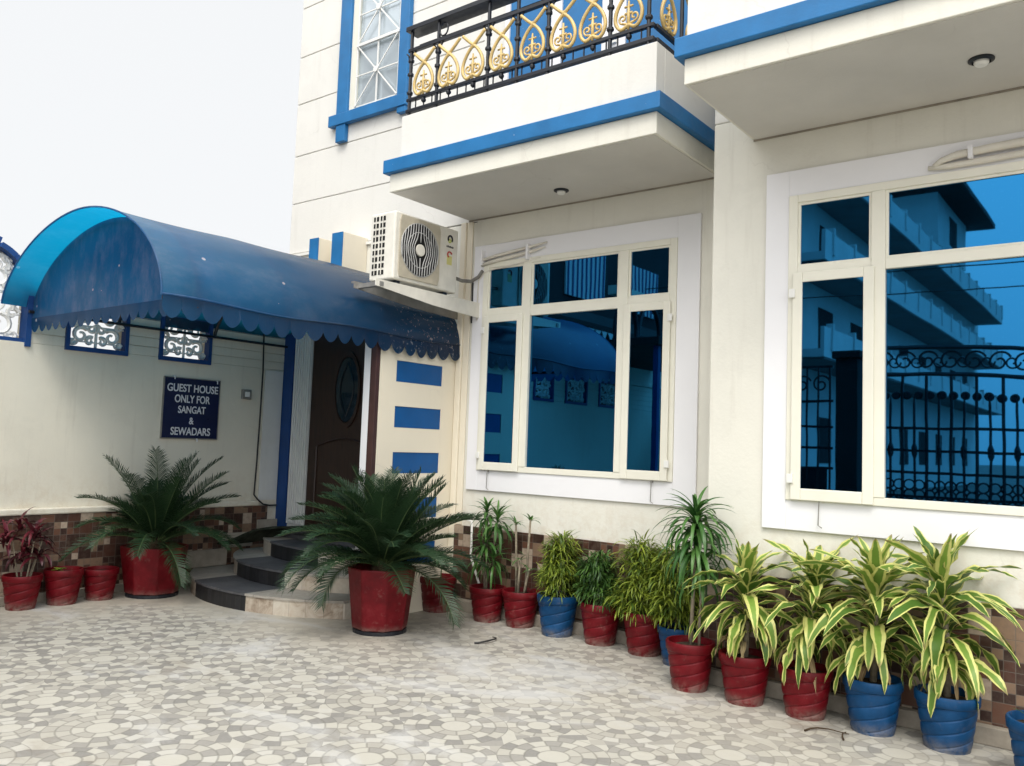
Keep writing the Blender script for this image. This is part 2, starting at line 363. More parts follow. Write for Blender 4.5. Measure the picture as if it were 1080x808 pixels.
# patterned courtyard paving
def paving():
    k = NT('patterned_courtyard_tiles'); p = k.pos(); x, y, z = k.sep(p)
    S = 0.63
    wob = k.noise(p, 7.0, 2)
    wx = k.m('MULTIPLY', k.m('SUBTRACT', wob, 0.5), 0.006)
    u = k.m('ADD', k.m('DIVIDE', k.m('ADD', x, 3.61+0.315), S), wx); v = k.m('ADD', k.m('DIVIDE', k.m('SUBTRACT', y, 2.189-0.315), S), wx)
    iu, iv = k.m('FLOOR', u), k.m('FLOOR', v)
    cu, cv = k.m('SUBTRACT', k.m('FRACT', u), 0.5), k.m('SUBTRACT', k.m('FRACT', v), 0.5)
    def polar(a, b): return k.m('SQRT', k.m('ADD', k.m('MULTIPLY', a, a), k.m('MULTIPLY', b, b))), k.m('ADD', k.m('DIVIDE', k.m('ARCTAN2', b, a), 2*pi), 0.5)
    r0, t0 = polar(cu, cv)
    def rings(rr, tt, ida, idb, seed, spec):
        # spec: list of (r_in, r_out, segments)
        val = None; edge = None
        for q, (a, b, n) in enumerate(spec):
            inside = k.m('MULTIPLY', k.m('GREATER_THAN', rr, a), k.m('LESS_THAN', rr, b))
            sg = k.m('MULTIPLY', k.m('FRACT', k.m('ADD', tt, 0.13*q)), float(n)); fl = k.m('FLOOR', sg)
            alt = k.m('MODULO', fl, 2.0)
            rn = k.white(k.comb(k.m('ADD', k.m('MULTIPLY', ida, 17.0), fl), k.m('MULTIPLY', idb, 5.0), seed + q))
            if n > 1: rn = k.m('ADD', k.m('MULTIPLY', rn, 0.46), k.m('MULTIPLY', alt, 0.50))
            else: rn = k.m('MULTIPLY', rn, 0.2)
            er = k.m('MINIMUM', k.m('SUBTRACT', rr, a), k.m('SUBTRACT', b, rr))
            es = k.m('MULTIPLY', k.m('SUBTRACT', 0.5, k.m('ABSOLUTE', k.m('SUBTRACT', k.m('FRACT', sg), 0.5))), k.m('MULTIPLY', rr, 2*pi/n)) if n > 1 else None
            ee = er if es is None else k.m('MINIMUM', er, es)
            g = k.m('SUBTRACT', 1.0, k.step(ee, 0.003, 0.013))
            val = k.m('MULTIPLY', inside, rn) if val is None else k.m('ADD', val, k.m('MULTIPLY', inside, rn))
            edge = k.m('MULTIPLY', inside, g) if edge is None else k.m('ADD', edge, k.m('MULTIPLY', inside, g))
        return val, edge
    v0, e0 = rings(r0, t0, iu, iv, 1.0, [(-1.0, 0.125, 1), (0.125, 0.225, 8), (0.225, 0.335, 14), (0.335, 0.44, 18)])
    # smaller rosette on the cell corners
    u2, v2 = k.m('ADD', u, 0.5), k.m('ADD', v, 0.5)
    r1, t1 = polar(k.m('SUBTRACT', k.m('FRACT', u2), 0.5), k.m('SUBTRACT', k.m('FRACT', v2), 0.5))
    v1, e1 = rings(r1, t1, k.m('FLOOR', u2), k.m('FLOOR', v2), 40.0, [(-1.0, 0.10, 1), (0.10, 0.19, 8), (0.19, 0.28, 12)])
    # lozenges in between
    a = k.m('MULTIPLY', k.m('ADD', u, v), 6.0); b = k.m('MULTIPLY', k.m('SUBTRACT', u, v), 6.0)
    v3 = k.white(k.comb(k.m('FLOOR', a), k.m('FLOOR', b), 77.0))
    m0 = k.m('LESS_THAN', r0, 0.44); m1 = k.m('LESS_THAN', r1, 0.28)
    pick = k.m('ADD', k.m('MULTIPLY', m0, v0), k.m('MULTIPLY', k.m('SUBTRACT', 1.0, m0), k.m('ADD', k.m('MULTIPLY', m1, v1), k.m('MULTIPLY', k.m('SUBTRACT', 1.0, m1), v3))))
    edge = k.m('ADD', k.m('MULTIPLY', m0, e0), k.m('MULTIPLY', k.m('SUBTRACT', 1.0, m0), k.m('MULTIPLY', m1, e1)))
    col = k.ramp(pick, [(0.0, (0.445, 0.425, 0.368)), (0.20, (0.405, 0.385, 0.332)), (0.34, (0.460, 0.442, 0.392)), (0.48, (0.355, 0.336, 0.292)), (0.64, (0.285, 0.271, 0.242)), (0.82, (0.230, 0.220, 0.20))], 'CONSTANT')
    col = k.mix(k.m('MULTIPLY', edge, 0.55), col, (0.16, 0.15, 0.13))
    fine = k.noise(p, 38, 5, 0.7); col = k.mix(k.m('MULTIPLY', k.step(fine, 0.42, 0.75), 0.22), col, (0.38, 0.36, 0.32))
    # worn dusty film, heavier by the boundary wall and the steps
    big = k.noise(p, 0.9, 6, 0.62)
    near = k.m('ADD', k.m('MULTIPLY', k.step(y, 3.5, 4.5), k.m('ADD', 0.35, k.m('MULTIPLY', k.step(x, -4.4, -5.6), 0.8))), k.m('MULTIPLY', k.step(x, -6.2, -7.3), 0.9))
    film = k.m('MULTIPLY', k.m('MULTIPLY', k.step(big, 0.30, 0.56), near), 0.85, clamp=True)
    col = k.mix(film, col, (0.44, 0.40, 0.33))
    # grey-white cement haze patches and brownish stains
    haze = k.noise(k.comb(k.m('MULTIPLY', x, 0.55), y, 3.0), 1.5, 7, 0.66, 0.6)
    col = k.mix(k.m('MULTIPLY', k.step(haze, 0.53, 0.70), 0.70), col, (0.50, 0.495, 0.48))
    st = k.noise(k.comb(x, k.m('MULTIPLY', y, 1.6), 9.0), 1.1, 6, 0.7)
    col = k.mix(k.m('MULTIPLY', k.step(st, 0.57, 0.75), 0.45), col, (0.20, 0.155, 0.11))
    k.base(col); k.rough(k.ramp(big, [(0.3, 0.38), (0.7, 0.62)])); k.put(k.b.inputs['Specular IOR Level'], 0.35)
    k.bump(k.m('ADD', k.m('MULTIPLY', edge, -0.6), k.m('MULTIPLY', fine, 0.5)), 0.12, 0.004)
    return k.mat
M['paving'] = paving()

# canopy fabric: translucent, dusty on top
def canopy(name, base, trans, dusty, dustc=(0.16, 0.23, 0.33)):
    k = NT(name); p = k.pos(); x, y, z = k.sep(p)
    n1 = k.noise(p, 2.4, 6, 0.62)
    col = k.ramp(n1, [(0.3, tuple(c*0.75 for c in base)), (0.7, tuple(c*1.2 for c in base))])
    dn = k.noise(k.comb(k.m('MULTIPLY', x, 2.2), k.m('MULTIPLY', y, 0.8), z), 2.0, 7, 0.7)
    col = k.mix(k.m('MULTIPLY', k.step(dn, 0.42, 0.78), dusty), col, dustc)
    # bird droppings and flaked specks
    vo = k.n('ShaderNodeTexVoronoi', feature='F1'); k.put(vo.inputs['Vector'], p); vo.inputs['Scale'].default_value = 8.0
    sz = k.white(vo.outputs['Position'])
    speck = k.m('MULTIPLY', k.m('LESS_THAN', vo.outputs['Distance'], k.m('MULTIPLY', k.m('POWER', sz, 6.0), 0.14)), 0.8)
    pn = k.noise(p, 30, 4, 0.7); pm = k.m('MULTIPLY', k.m('MULTIPLY', k.step(y, 4.7, 5.5), k.step(x, -5.75, -5.3)), k.step(pn, 0.60, 0.66))
    col = k.mix(k.m('MAXIMUM', speck, k.m('MULTIPLY', pm, 0.8)), col, (0.62, 0.64, 0.66))
    col = k.mix(k.m('MULTIPLY', k.step(k.m('ADD', y, k.m('MULTIPLY', k.m('SUBTRACT', n1, 0.5), 1.2)), 3.3, 5.2), 0.85), col, (0.005, 0.018, 0.055)) if dusty else col  # darker toward the house: shade of AC and balcony painted into the colour
    col = k.mix(k.m('MULTIPLY', pm, 0.8), col, (0.50, 0.52, 0.54))
    k.base(col); k.rough(0.27); k.put(k.b.inputs['Specular IOR Level'], 0.6)
    k.bump(k.noise(k.comb(k.m('MULTIPLY', x, 3.0), k.m('MULTIPLY', y, 0.8), z), 3.0, 3), 0.12, 0.03)
    tr = k.n('ShaderNodeBsdfTranslucent'); k.put(tr.inputs[0], k.mix(k.step(k.m('ADD', y, k.m('MULTIPLY', k.m('SUBTRACT', n1, 0.5), 0.8)), 3.0, 4.4), trans, tuple(v*0.30 for v in trans)))  # translucent tint dims toward the house as well, same painted shade
    mx = k.n('ShaderNodeMixShader'); mx.inputs[0].default_value = 0.42
    k.t.links.new(k.b.outputs[0], mx.inputs[1]); k.t.links.new(tr.outputs[0], mx.inputs[2]); k.t.links.new(mx.outputs[0], k.out.inputs[0])
    return k.mat
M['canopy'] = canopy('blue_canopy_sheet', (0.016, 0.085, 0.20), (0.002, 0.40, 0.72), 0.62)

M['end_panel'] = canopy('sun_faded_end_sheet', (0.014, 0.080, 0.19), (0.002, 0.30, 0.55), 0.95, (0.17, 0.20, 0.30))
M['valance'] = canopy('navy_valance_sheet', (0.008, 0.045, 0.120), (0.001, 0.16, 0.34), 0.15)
# pots
def potmat(name, c):
    k = NT(name); tcn = k.n('ShaderNodeTexCoord'); p = tcn.outputs['Object']; pw = k.pos()
    oi = k.n('ShaderNodeObjectInfo').outputs['Random']
    n1 = k.noise(pw, 9, 6, 0.62)
    col = k.ramp(n1, [(0.28, tuple(v*0.62 for v in c)), (0.55, c), (0.8, tuple(min(1, v*1.25+0.01) for v in c))])
    x, y, z = k.sep(pw)
    d = k.noise(pw, 16, 6, 0.7)
    fac = k.m('MULTIPLY', k.step(d, 0.55, 0.78), k.m('ADD', 0.05, k.m('MULTIPLY', oi, 0.30)))
    col = k.mix(fac, col, (0.28, 0.22, 0.18))
    col = k.mix(k.m('MULTIPLY', k.m('MULTIPLY', k.step(z, 0.09, 0.0), k.step(d, 0.3, 0.6)), 0.45), col, (0.26, 0.23, 0.19))
    k.base(col); k.rough(k.ramp(d, [(0.3, 0.36), (0.7, 0.6)])); k.bump(n1, 0.12, 0.006); k.put(k.b.inputs['Specular IOR Level'], 0.22)
    return k.mat
M['pot_red'] = potmat('red_painted_pot', (0.125, 0.0030, 0.0070))
M['pot_blue'] = potmat('blue_painted_pot', (0.004, 0.050, 0.14))

# leaves
def leafmat(name, centre, centre2, margin=None, mw=0.62, rough=0.4, trans=0.25, tipbrown=False):
    k = NT(name); uv = k.n('ShaderNodeUVMap').outputs[0]; U, V, _ = k.sep(uv); rn = k.attr('rnd')
    col = k.mix(rn, centre, centre2)
    if margin is not None:
        a = k.m('MULTIPLY', k.m('ABSOLUTE', k.m('SUBTRACT', U, 0.5)), 2.0)
        nz = k.noise(k.pos(), 22, 3)
        a = k.m('ADD', a, k.m('MULTIPLY', k.m('SUBTRACT', nz, 0.5), 0.25)); a = k.m('ADD', a, k.m('MULTIPLY', k.m('SUBTRACT', rn, 0.5), 0.25))
        col = k.mix(k.step(a, mw-0.06, mw+0.08), col, margin)
    else:
        a = k.m('MULTIPLY', k.m('ABSOLUTE', k.m('SUBTRACT', U, 0.5)), 2.0)
        col = k.mix(k.m('MULTIPLY', k.m('SUBTRACT', 1.0, k.step(a, 0.04, 0.16)), 0.25), col, tuple(min(1, c*2.2+0.02) for c in centre2))
    if tipbrown:
        br = k.m('MULTIPLY', k.step(V, 0.86, 0.97), k.step(rn, 0.25, 0.6))
        col = k.mix(k.m('MULTIPLY', br, 0.8), col, (0.20, 0.13, 0.06))
    k.base(col); k.rough(rough); k.put(k.b.inputs['Specular IOR Level'], 0.4)
    tr = k.n('ShaderNodeBsdfTranslucent'); k.t.links.new(col, tr.inputs[0])
    mx = k.n('ShaderNodeMixShader'); mx.inputs[0].default_value = trans
    k.t.links.new(k.b.outputs[0], mx.inputs[1]); k.t.links.new(tr.outputs[0], mx.inputs[2]); k.t.links.new(mx.outputs[0], k.out.inputs[0])
    return k.mat
M['cycad'] = leafmat('cycad_leaflet', (0.008, 0.026, 0.010), (0.020, 0.050, 0.017), rough=0.5, trans=0.10)
M['rachis'] = paint('cycad_rachis', (0.075, 0.115, 0.042), 0.5, 0.2, 12, 0.05, 60, 0.3)
M['fragrans'] = leafmat('striped_dracaena_leaf', (0.065, 0.140, 0.022), (0.200, 0.320, 0.050), (0.62, 0.61, 0.20), 0.58, 0.42, 0.2, True)
M['green_leaf'] = leafmat('green_dracaena_leaf', (0.025, 0.085, 0.020), (0.095, 0.210, 0.045), rough=0.35, trans=0.2)
M['yellow_bush'] = leafmat('yellow_green_leaf', (0.035, 0.085, 0.012), (0.270, 0.330, 0.035), rough=0.45, trans=0.2)
M['green_bush'] = leafmat('narrow_green_leaf', (0.018, 0.055, 0.014), (0.075, 0.160, 0.026), rough=0.45, trans=0.2)
M['red_leaf'] = leafmat('dark_red_cordyline_leaf', (0.022, 0.008, 0.010), (0.125, 0.014, 0.024), rough=0.4, trans=0.15)
M['dry_leaf'] = leafmat('dry_leaf', (0.20, 0.13, 0.06), (0.36, 0.28, 0.15), rough=0.7, trans=0.1)
M['stem'] = paint('grey_woody_stem', (0.26, 0.22, 0.16), 0.8, 0.25, 30, 0.3, 80, 0.15)
M['trunk'] = paint('cycad_trunk', (0.07, 0.048, 0.03), 0.9, 0.4, 30, 0.9, 45, 0.1)

# ------------------------------------------------------------------ ground
def sheet(name, x0, x1, y0, y1, z, mat):
    m = MB(); a = [m.vert(p) for p in ((x0,y0,z),(x1,y0,z),(x1,y1,z),(x0,y1,z))]; m.face(a)
    o = m.build(name, mat); o['kind'] = 'structure'; return o
sheet('ground', -420, 420, -420, 420, -0.012, M['ground'])
sheet('road', -200, 200, -11.0, -4.2, -0.006, M['asphalt'])
sheet('courtyard_paving', -7.72, 4.5, -3.0, 5.9, 0.0, M['paving'])

# ------------------------------------------------------------------ the house
YL, YR = 5.83, 5.25
house = thing('guest_house', (-3.0, 6.5, 0), 'white two storey house with blue trimmed balconies and blue mirrored windows', 'house')

# left bay wall with groove joints: courses butted with thin recessed gaps
def courses(x0, x1, yf, yb, zs, name, mat, gap=0.012):
    m = MB()
    for a, b in zip(zs[:-1], zs[1:]): m.box(x0, x1, yf, yb, a + (gap if a > zs[0] else 0), b)
    m.box(x0+0.01, x1-0.01, yf+0.012, yb-0.01, zs[0]+0.01, zs[-1]-0.01)
    return m.build(name, mat, house, bevel=0.004)
courses(-7.83, -5.02, YL, YL+3.2, [3.56, 4.13, 4.685, 5.30, 5.86, 6.45, 7.1, 7.8], 'upper_wall', M['wall_up'])
B(-7.83, -5.02, YL, YL+3.2, 0, 3.548).build('wall', M['wall'], house)
B(-5.02, -2.405, YL, YL+3.2, 0, 3.74).build('wall', M['wall'], house)
B(-5.02, -2.405, YL, YL+3.2, 3.742, 7.8).build('upper_wall', M['wall_up'], house)
B(-2.405, 3.6, YR, YL+3.2, 0, 3.742).build('wall', M['wall'], house, bevel=0.01)
B(-2.405, 3.6, YR, YL+3.2, 3.745, 7.8).build('upper_wall', M['wall_up'], house, bevel=0.01)
# thin ledge on the left bay at canopy height
B(-7.83, -5.4, YL-0.025, YL-0.002, 3.515, 3.545).build('wall_ledge', M['wall_up'], house)
# mosaic dado and base kerb
B(-5.19, -2.42, YL-0.028, YL-0.002, 0.10, 0.745).build('tile_dado', M['mosaic'], house)
B(-2.40, 3.6, YR-0.028, YR-0.002, 0.10, 0.728).build('tile_dado', M['mosaic'], house)
B(-5.19, -2.42, YL-0.10, YL-0.002, 0.0, 0.098).build('base_kerb', M['stone'], house, bevel=0.006)
B(-2.46, 3.6, YR-0.075, YR-0.002, 0.0, 0.098).build('base_kerb', M['stone'], house, bevel=0.006)

# projecting blue-ended ribs on the upper left wall
for (xa, xb, zt) in ((-7.04, -6.90, 3.57), (-6.68, -6.52, 3.585)):
    fb = B(xa, xb, 5.50, YL-0.002, 3.0, zt).build('wall_rib', M['fin'], house, bevel=0.004)
    B(xa-0.002, xb+0.002, 5.49, 5.498, 3.0, zt-0.002).build('blue_face', M['blue'], fb)

# fin wall beside the entrance: cream with five blue rectangles
XF = -5.20
m = MB(); zb = [0.42, 0.815, 1.21, 1.605, 2.0]; h = 0.185
cuts = [0.0] + sum([[z_, z_ + h] for z_ in zb], []) + [2.36]
m.box(XF-0.17, XF-0.012, 4.862, YL-0.004, 0, 2.36)
m.box(XF-0.012, XF, 4.862, 5.05, 0, 2.36); m.box(XF-0.012, XF, 5.632, YL-0.004, 0, 2.36)
for i in range(0, len(cuts), 2): m.box(XF-0.012, XF, 5.05, 5.632, cuts[i], cuts[i+1])
fin = m.build('entrance_side_wall', M['fin'], house)
for z_ in zb: B(XF-0.011, XF-0.006, 5.052, 5.630, z_+0.002, z_+h-0.002).build('blue_panel', M['blue_rect'], fin)
B(XF-0.075, XF-0.004, 4.815, 4.860, 0, 2.36).build('dark_jamb', M['maroon'], fin, bevel=0.004)
B(XF-0.165, XF-0.077, 4.825, 4.860, 0, 2.36).build('white_jamb', M['trim'], fin, bevel=0.004)
# slim moulding in the corner between fin and facade
B(-5.196, -5.13, YL-0.035, YL-0.003, 0.10, 3.56).build('corner_moulding', M['fin'], house, bevel=0.008)
B(-5.128, -5.06, YL-0.016, YL-0.003, 0.75, 3.56).build('corner_moulding', M['fin'], house, bevel=0.004)

# door set back between pilasters
door = B(-7.24, -6.02, YL-0.050, YL-0.004, 0.50, 2.62).build('front_door', M['wood'], house)
m = MB()
m.lathe([(1.0, 0.0), (1.0, -0.016), (0.86, -0.016), (0.86, 0.0)], 40, (0, 0, 0), 'y')
vv = [(x*0.205-6.66, y+YL-0.0505, z*0.40+2.0) for (x, y, z) in m.v]; m.v = vv; m.build('oval_moulding', M['wood'], door)
m = MB(); m.lathe([(1.0, 0.0), (1.0, -0.006)], 40, (0, 0, 0), 'y'); m.v = [(x*0.172-6.66, y+YL-0.052, z*0.335+2.0) for (x, y, z) in m.v]
ov = m.build('oval_glass', M['dark_glass'], door)
m = MB()
for s in (-1, 1):
    m.tube([(-6.66+s*0.10*sin(t*pi), YL-0.062, 1.72+0.56*t) for t in [i/14 for i in range(15)]], 0.006, 5)
m.build('leaded_scroll', M['iron'], ov)
m = MB()
def archpanel(x0, x1, z0, z1):
    pts = [(x0, z0), (x1, z0), (x1, z1-0.10)] + [(x1-(x1-x0)*t, z1-0.10+0.09*sin(t*pi)) for t in (0.2, 0.35, 0.5, 0.65, 0.8)] + [(x0, z1-0.10)]
    m.tube([(a_, YL-0.054, b_) for a_, b_ in pts], 0.012, 5, closed=True)
archpanel(-7.10, -6.20, 0.62, 1.50); m.build('panel_moulding', M['wood'], door)
m = MB(); m.tube([(-6.14, YL-0.05, 1.45), (-6.14, YL-0.11, 1.45), (-6.14, YL-0.11, 1.60), (-6.14, YL-0.05, 1.60)], 0.009, 6); m.build('door_handle', M['gold'], door)
B(-7.695, -7.525, YL-0.10, YL-0.003, 0.5, 2.62).build('blue_post', M['blue_dark'], house, bevel=0.006)
for xa, xb in ((-7.52, -7.25), (-6.015, -5.75)):
    m = MB(); n = 7; w = (xb-xa)/n
    m.box(xa, xb, YL-0.065, YL-0.003, 0.5, 2.62)
    for i in range(n): m.box(xa+i*w+0.006, xa+(i+1)*w-0.006, YL-0.085, YL-0.0655, 0.56, 2.62)
    m.build('fluted_pilaster', M['pilaster'], house, bevel=0.004)

# ---- windows
def window(x0, x1, zs, yf, cols, sashes, trim, name):
    """x0..x1 inner frame, zs=(z0,z1,transom_z0,transom_z1); cols: list of mullion (xa,xb)"""
    z0, z1, t0, t1 = zs
    tx0, tx1, tz0, tz1 = trim
    m = MB(); tw = 0.022
    m.box(tx0, x0, yf-tw, yf-0.001, tz0, tz1); m.box(x1, tx1, yf-tw, yf-0.001, tz0, tz1)
    m.box(x0, x1, yf-tw, yf-0.001, tz0, z0); m.box(x0, x1, yf-tw, yf-0.001, z1, tz1)
    win = m.build(name, M['trim'], house, bevel=0.003)
    f = MB(); fy0, fy1 = yf-0.034, yf-0.002; fw = 0.058
    f.box(x0, x0+fw, fy0, fy1, z0, z1); f.box(x1-fw, x1, fy0, fy1, z0, z1)
    f.box(x0+fw, x1-fw, fy0, fy1, z0, z0+0.05); f.box(x0+fw, x1-fw, fy0, fy1, z1-0.05, z1)
    edges = [x0+fw] + [q for c in cols for q in c] + [x1-fw]
    for (a, b) in cols: f.box(a, b, fy0-0.004, fy1, z0+0.05, z1-0.05)
    for i in range(0, len(edges), 2): f.box(edges[i], edges[i+1], fy0, fy1, t0, t1)
    f.build('frame', M['frame'], win, bevel=0.004)
    for i in range(0, len(edges), 2):
        a, b = edges[i], edges[i+1]
        B(a+0.001, b-0.001, yf-0.010, yf-0.003, t1+0.001, z1-0.051).build('pane', M['glass'], win)
        # glazing bead
        g = MB(); bw = 0.016
        for q in ((a, a+bw, t1, z1-0.05), (b-bw, b, t1, z1-0.05)): g.box(q[0], q[1], yf-0.022, yf-0.011, q[2], q[3])
        g.box(a+bw, b-bw, yf-0.022, yf-0.011, t1, t1+bw); g.box(a+bw, b-bw, yf-0.022, yf-0.011, z1-0.05-bw, z1-0.05)
        g.build('glazing_bead', M['frame'], win)
        if i//2 in sashes:
            side = sashes[i//2]; s = MB(); sw = 0.062; o_ = 0.022
            sa, sb, sz0, sz1 = a-o_, b+o_, z0+0.005, t0+0.022
            ys0, ys1 = yf-0.056, yf-0.0385
            s.box(sa, sa+sw, ys0, ys1, sz0, sz1); s.box(sb-sw, sb, ys0, ys1, sz0, sz1)
            s.box(sa+sw, sb-sw, ys0, ys1, sz0, sz0+sw+0.01); s.box(sa+sw, sb-sw, ys0, ys1, sz1-sw, sz1)
            s.build('sash', M['frame'], win, bevel=0.005)
            B(sa+sw-0.004, sb-sw+0.004, yf-0.046, yf-0.040, sz0+sw+0.006, sz1-sw+0.004).build('pane', M['glass'], win)
            hx = sa if side < 0 else sb
            for hz in (sz0+0.13, sz1-0.13):
                B(hx-0.020, hx+0.020, ys0-0.012, ys0-0.001, hz-0.028, hz+0.028).build('hinge', M['white_pl'], win, bevel=0.003)
        else:
            B(a+0.001, b-0.001, yf-0.010, yf-0.003, z0+0.051, t0-0.001).build('pane', M['glass'], win)
    return win

winL = window(-4.895, -2.945, (1.255, 3.145, 2.625, 2.705), YL, [(-4.435, -4.345), (-3.463, -3.372)], {0: -1, 2: 1}, (-5.02, -2.755, 1.075, 3.315), 'window')
winR = window(-1.868, 0.62, (1.215, 3.150, 2.62, 2.685), YR, [(-1.365, -1.285), (0.03, 0.11)], {0: -1, 2: 1}, (-2.022, 0.80, 1.03, 3.318), 'window')
def stayhook(x, yf, z, win):
    m = MB(); m.tube([(x, yf-0.03, z), (x, yf-0.05, z-0.01), (x-0.004, yf-0.05, z-0.15), (x+0.018, yf-0.045, z-0.165)], 0.0035, 6)
    m.lathe([(0.009, 0), (0.009, -0.02)], 10, (x, yf-0.03, z), 'y'); m.build('stay_hook', M['galv'], win)
stayhook(-4.75, YL, 1.252, winL); stayhook(-3.113, YL, 1.25, winL); stayhook(-1.655, YR, 1.225, winR)

# ---- upper window with blue surround and white iron grille
m = MB(); y0, y1 = YL-0.06, YL-0.004
m.box(-7.07, -6.895, y0, y1, 5.012, 7.4); m.box(-6.13, -5.995, y0, y1, 5.012, 7.4)
m.box(-7.18, -5.99, y0-0.012, y1, 4.885, 5.010); m.box(-7.06, -6.915, y0, y1, 4.695, 4.883); m.box(-6.12, -6.0, y0, y1, 4.82, 4.883)
uw = m.build('window', M['blue'], house, bevel=0.006)
B(-6.893, -6.132, YL-0.012, YL-0.004, 5.012, 7.4).build('pane', M['pale_glass'], uw)
m = MB(); m.box(-6.893, -6.78, YL-0.03, YL-0.013, 5.012, 7.4); m.build('frame', M['frame'], uw)
m = MB(); gy = YL-0.045
xs = (-6.775, -6.455, -6.135); zs_ = [5.03 + 0.34*i for i in range(7)]
for x_ in xs: m.bar((x_, gy, 5.012), (x_, gy, 7.3), 0.016, 0.012)
for z_ in zs_: m.bar((-6.775, gy, z_), (-6.135, gy, z_), 0.012, 0.010)
for z_ in zs_[1::2]:
    for sx in (-1, 1):
        for sz in (-1, 1): m.bar((xs[1], gy-0.012, z_), (xs[1]+sx*0.32, gy-0.012, z_+sz*0.34), 0.013, 0.010)
    m.lathe([(0.032, 0), (0.032, -0.012)], 12, (xs[1], gy-0.018, z_), 'y')
m.box(-6.78, -6.13, gy-0.02, gy+0.01, 5.69, 5.72)
m.build('iron_grille', M['white_pl'], uw)

# ---- balconies
def balcony(x0, x1, yf, yb, zpar, downlight, ztop):
    b = B(x0, x1, yf, yb-0.002, 3.583, 3.735).build('balcony', M['wall'], house, bevel=0.005)
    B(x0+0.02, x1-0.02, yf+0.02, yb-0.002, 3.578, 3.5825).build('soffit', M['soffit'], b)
    B(x0-0.045, x1+0.045, yf-0.045, yb-0.002, 3.737, 3.852).build('blue_band', M['blue'], b, bevel=0.006)
    if downlight:
        dx, dy = downlight; m = MB()
        m.lathe([(0.062, 0), (0.062, -0.008), (0.045, -0.016), (0.040, -0.004)], 24, (dx, dy, 3.577))
        dl = m.build('downlight', M['iron'], b, smooth=True, angle=0.6)
        MB().lathe([(0.036, 0.0), (0.036, -0.022), (0.026, -0.034)], 18, (dx, dy, 3.577)).build('lamp', M['white_pl'], dl, smooth=True, angle=0.6)
    return b
balL = balcony(-5.13, -2.61, 4.80, YL, 4.22, (-3.838, 5.484), 0)
m = MB(); m.box(-5.02, -2.62, 4.80, 4.92, 3.854, 4.215); m.box(-2.74, -2.62, 4.9202, YL-0.002, 3.854, 4.215)
m.build('parapet', M['wall_up'], balL, bevel=0.004)
balR = balcony(-2.13, 3.4, 4.23, YR, 5.0, (-0.71, 4.767), 0)
m = MB(); m.box(-2.12, 3.4, 4.235, 4.36, 3.854, 5.2); m.box(-2.12, -2.0, 4.3602, YR-0.002, 3.854, 5.2)
m.build('parapet', M['wall_up'], balR, bevel=0.004)
# crack lines where slabs meet the wall: thin plaster fillet
B(-5.12, -2.63, YL-0.012, YL-0.003, 3.566, 3.577).build('plaster_fillet', M['stone'], house)
B(-2.12, 3.4, YR-0.010, YR-0.003, 3.566, 3.577).build('plaster_fillet', M['stone'], house)

# ---- balcony doors (blue leaves, white frame)
bd = MB()
for xa, xb in ((-4.74, -4.69), (-4.215, -4.105), (-3.685, -3.455), (-2.47, -2.42)): bd.box(xa, xb, YL-0.05, YL-0.004, 3.9, 6.3)
bd.box(-4.69, -2.47, YL-0.045, YL-0.004, 6.2, 6.3)
bdo = bd.build('balcony_door', M['trim'], house, bevel=0.004)
for xa, xb in ((-4.688, -4.217), (-4.103, -3.687), (-3.453, -2.472)):
    B(xa, xb, YL-0.03, YL-0.005, 3.9, 6.198).build('leaf', M['blue'], bdo)
B(-3.60, -3.53, YL-0.07, YL-0.0505, 4.86, 4.95).build('switch_plate', M['white_pl'], bdo)

# ---- railing
def spiral(cx, cz, r0, turns, a0, sgn=1, n=26):
    return [(cx + sgn*(r0*(1-0.78*t))*cos(a0+turns*2*pi*t), cz + (r0*(1-0.78*t))*sin(a0+turns*2*pi*t)) for t in [i/n for i in range(n+1)]]
def heart(to3):
    """gold onion-shaped scroll; to3 maps local (x,z) -> world"""
    m = MB()
    for s in (-1, 1):
        pts = [(-s*0.115, 0.375), (-s*0.05, 0.315), (0.0, 0.275), (s*0.045, 0.235), (s*0.085, 0.175), (s*0.105, 0.11), (s*0.095, 0.05), (s*0.055, 0.01), (s*0.0, 0.035)]
        # smooth with Catmull-Rom
        P = [Vector((a, b, 0)) for a, b in pts]; S = []
        for i in range(len(P)-1):
            p0, p1, p2, p3 = P[max(i-1, 0)], P[i], P[i+1], P[min(i+2, len(P)-1)]
            for q in range(4):
                t = q/4; S.append(0.5*((2*p1)+(p2-p0)*t+(2*p0-5*p1+4*p2-p3)*t*t+(-p0+3*p1-3*p2+p3)*t**3))
        S.append(P[-1])
        m.tube([to3(v.x, v.y) for v in S], 0.0135, 6)
        m.tube([to3(a, b) for a, b in spiral(s*0.045, 0.085, 0.034, 1.1, pi*1.5 if s > 0 else pi*1.5, s)], 0.008, 5)
        m.tube([to3(a, b) for a, b in ((0, 0.03), (s*0.02, 0.045), (s*0.045, 0.051))], 0.009, 5)
    m.tube([to3(0, 0.0), to3(0, 0.10), to3(0, 0.205)], [0.010, 0.013, 0.006], 6)
    m.tube([to3(-0.034, 0.165), to3(0.034, 0.165)], 0.008, 5)
    m.tube([to3(-0.03, 0.115), to3(0.03, 0.115)], 0.010, 5)
    c = Vector(to3(0, 0.275))
    for d in (-0.012, 0.012): pass
    ring = [to3(0.018*cos(a_), 0.275+0.018*sin(a_)) for a_ in [2*pi*i/12 for i in range(12)]]
    m.tube(ring, 0.008, 5, closed=True)
    return m
rail = MB(); ry = 4.835
rail.box(-5.0, -2.66, ry-0.02, ry+0.02, 4.245, 4.275); rail.box(-5.0, -2.66, ry-0.016, ry+0.016, 4.345, 4.372)
rail.box(-5.0, -2.66, ry-0.018, ry+0.018, 4.775, 4.805)
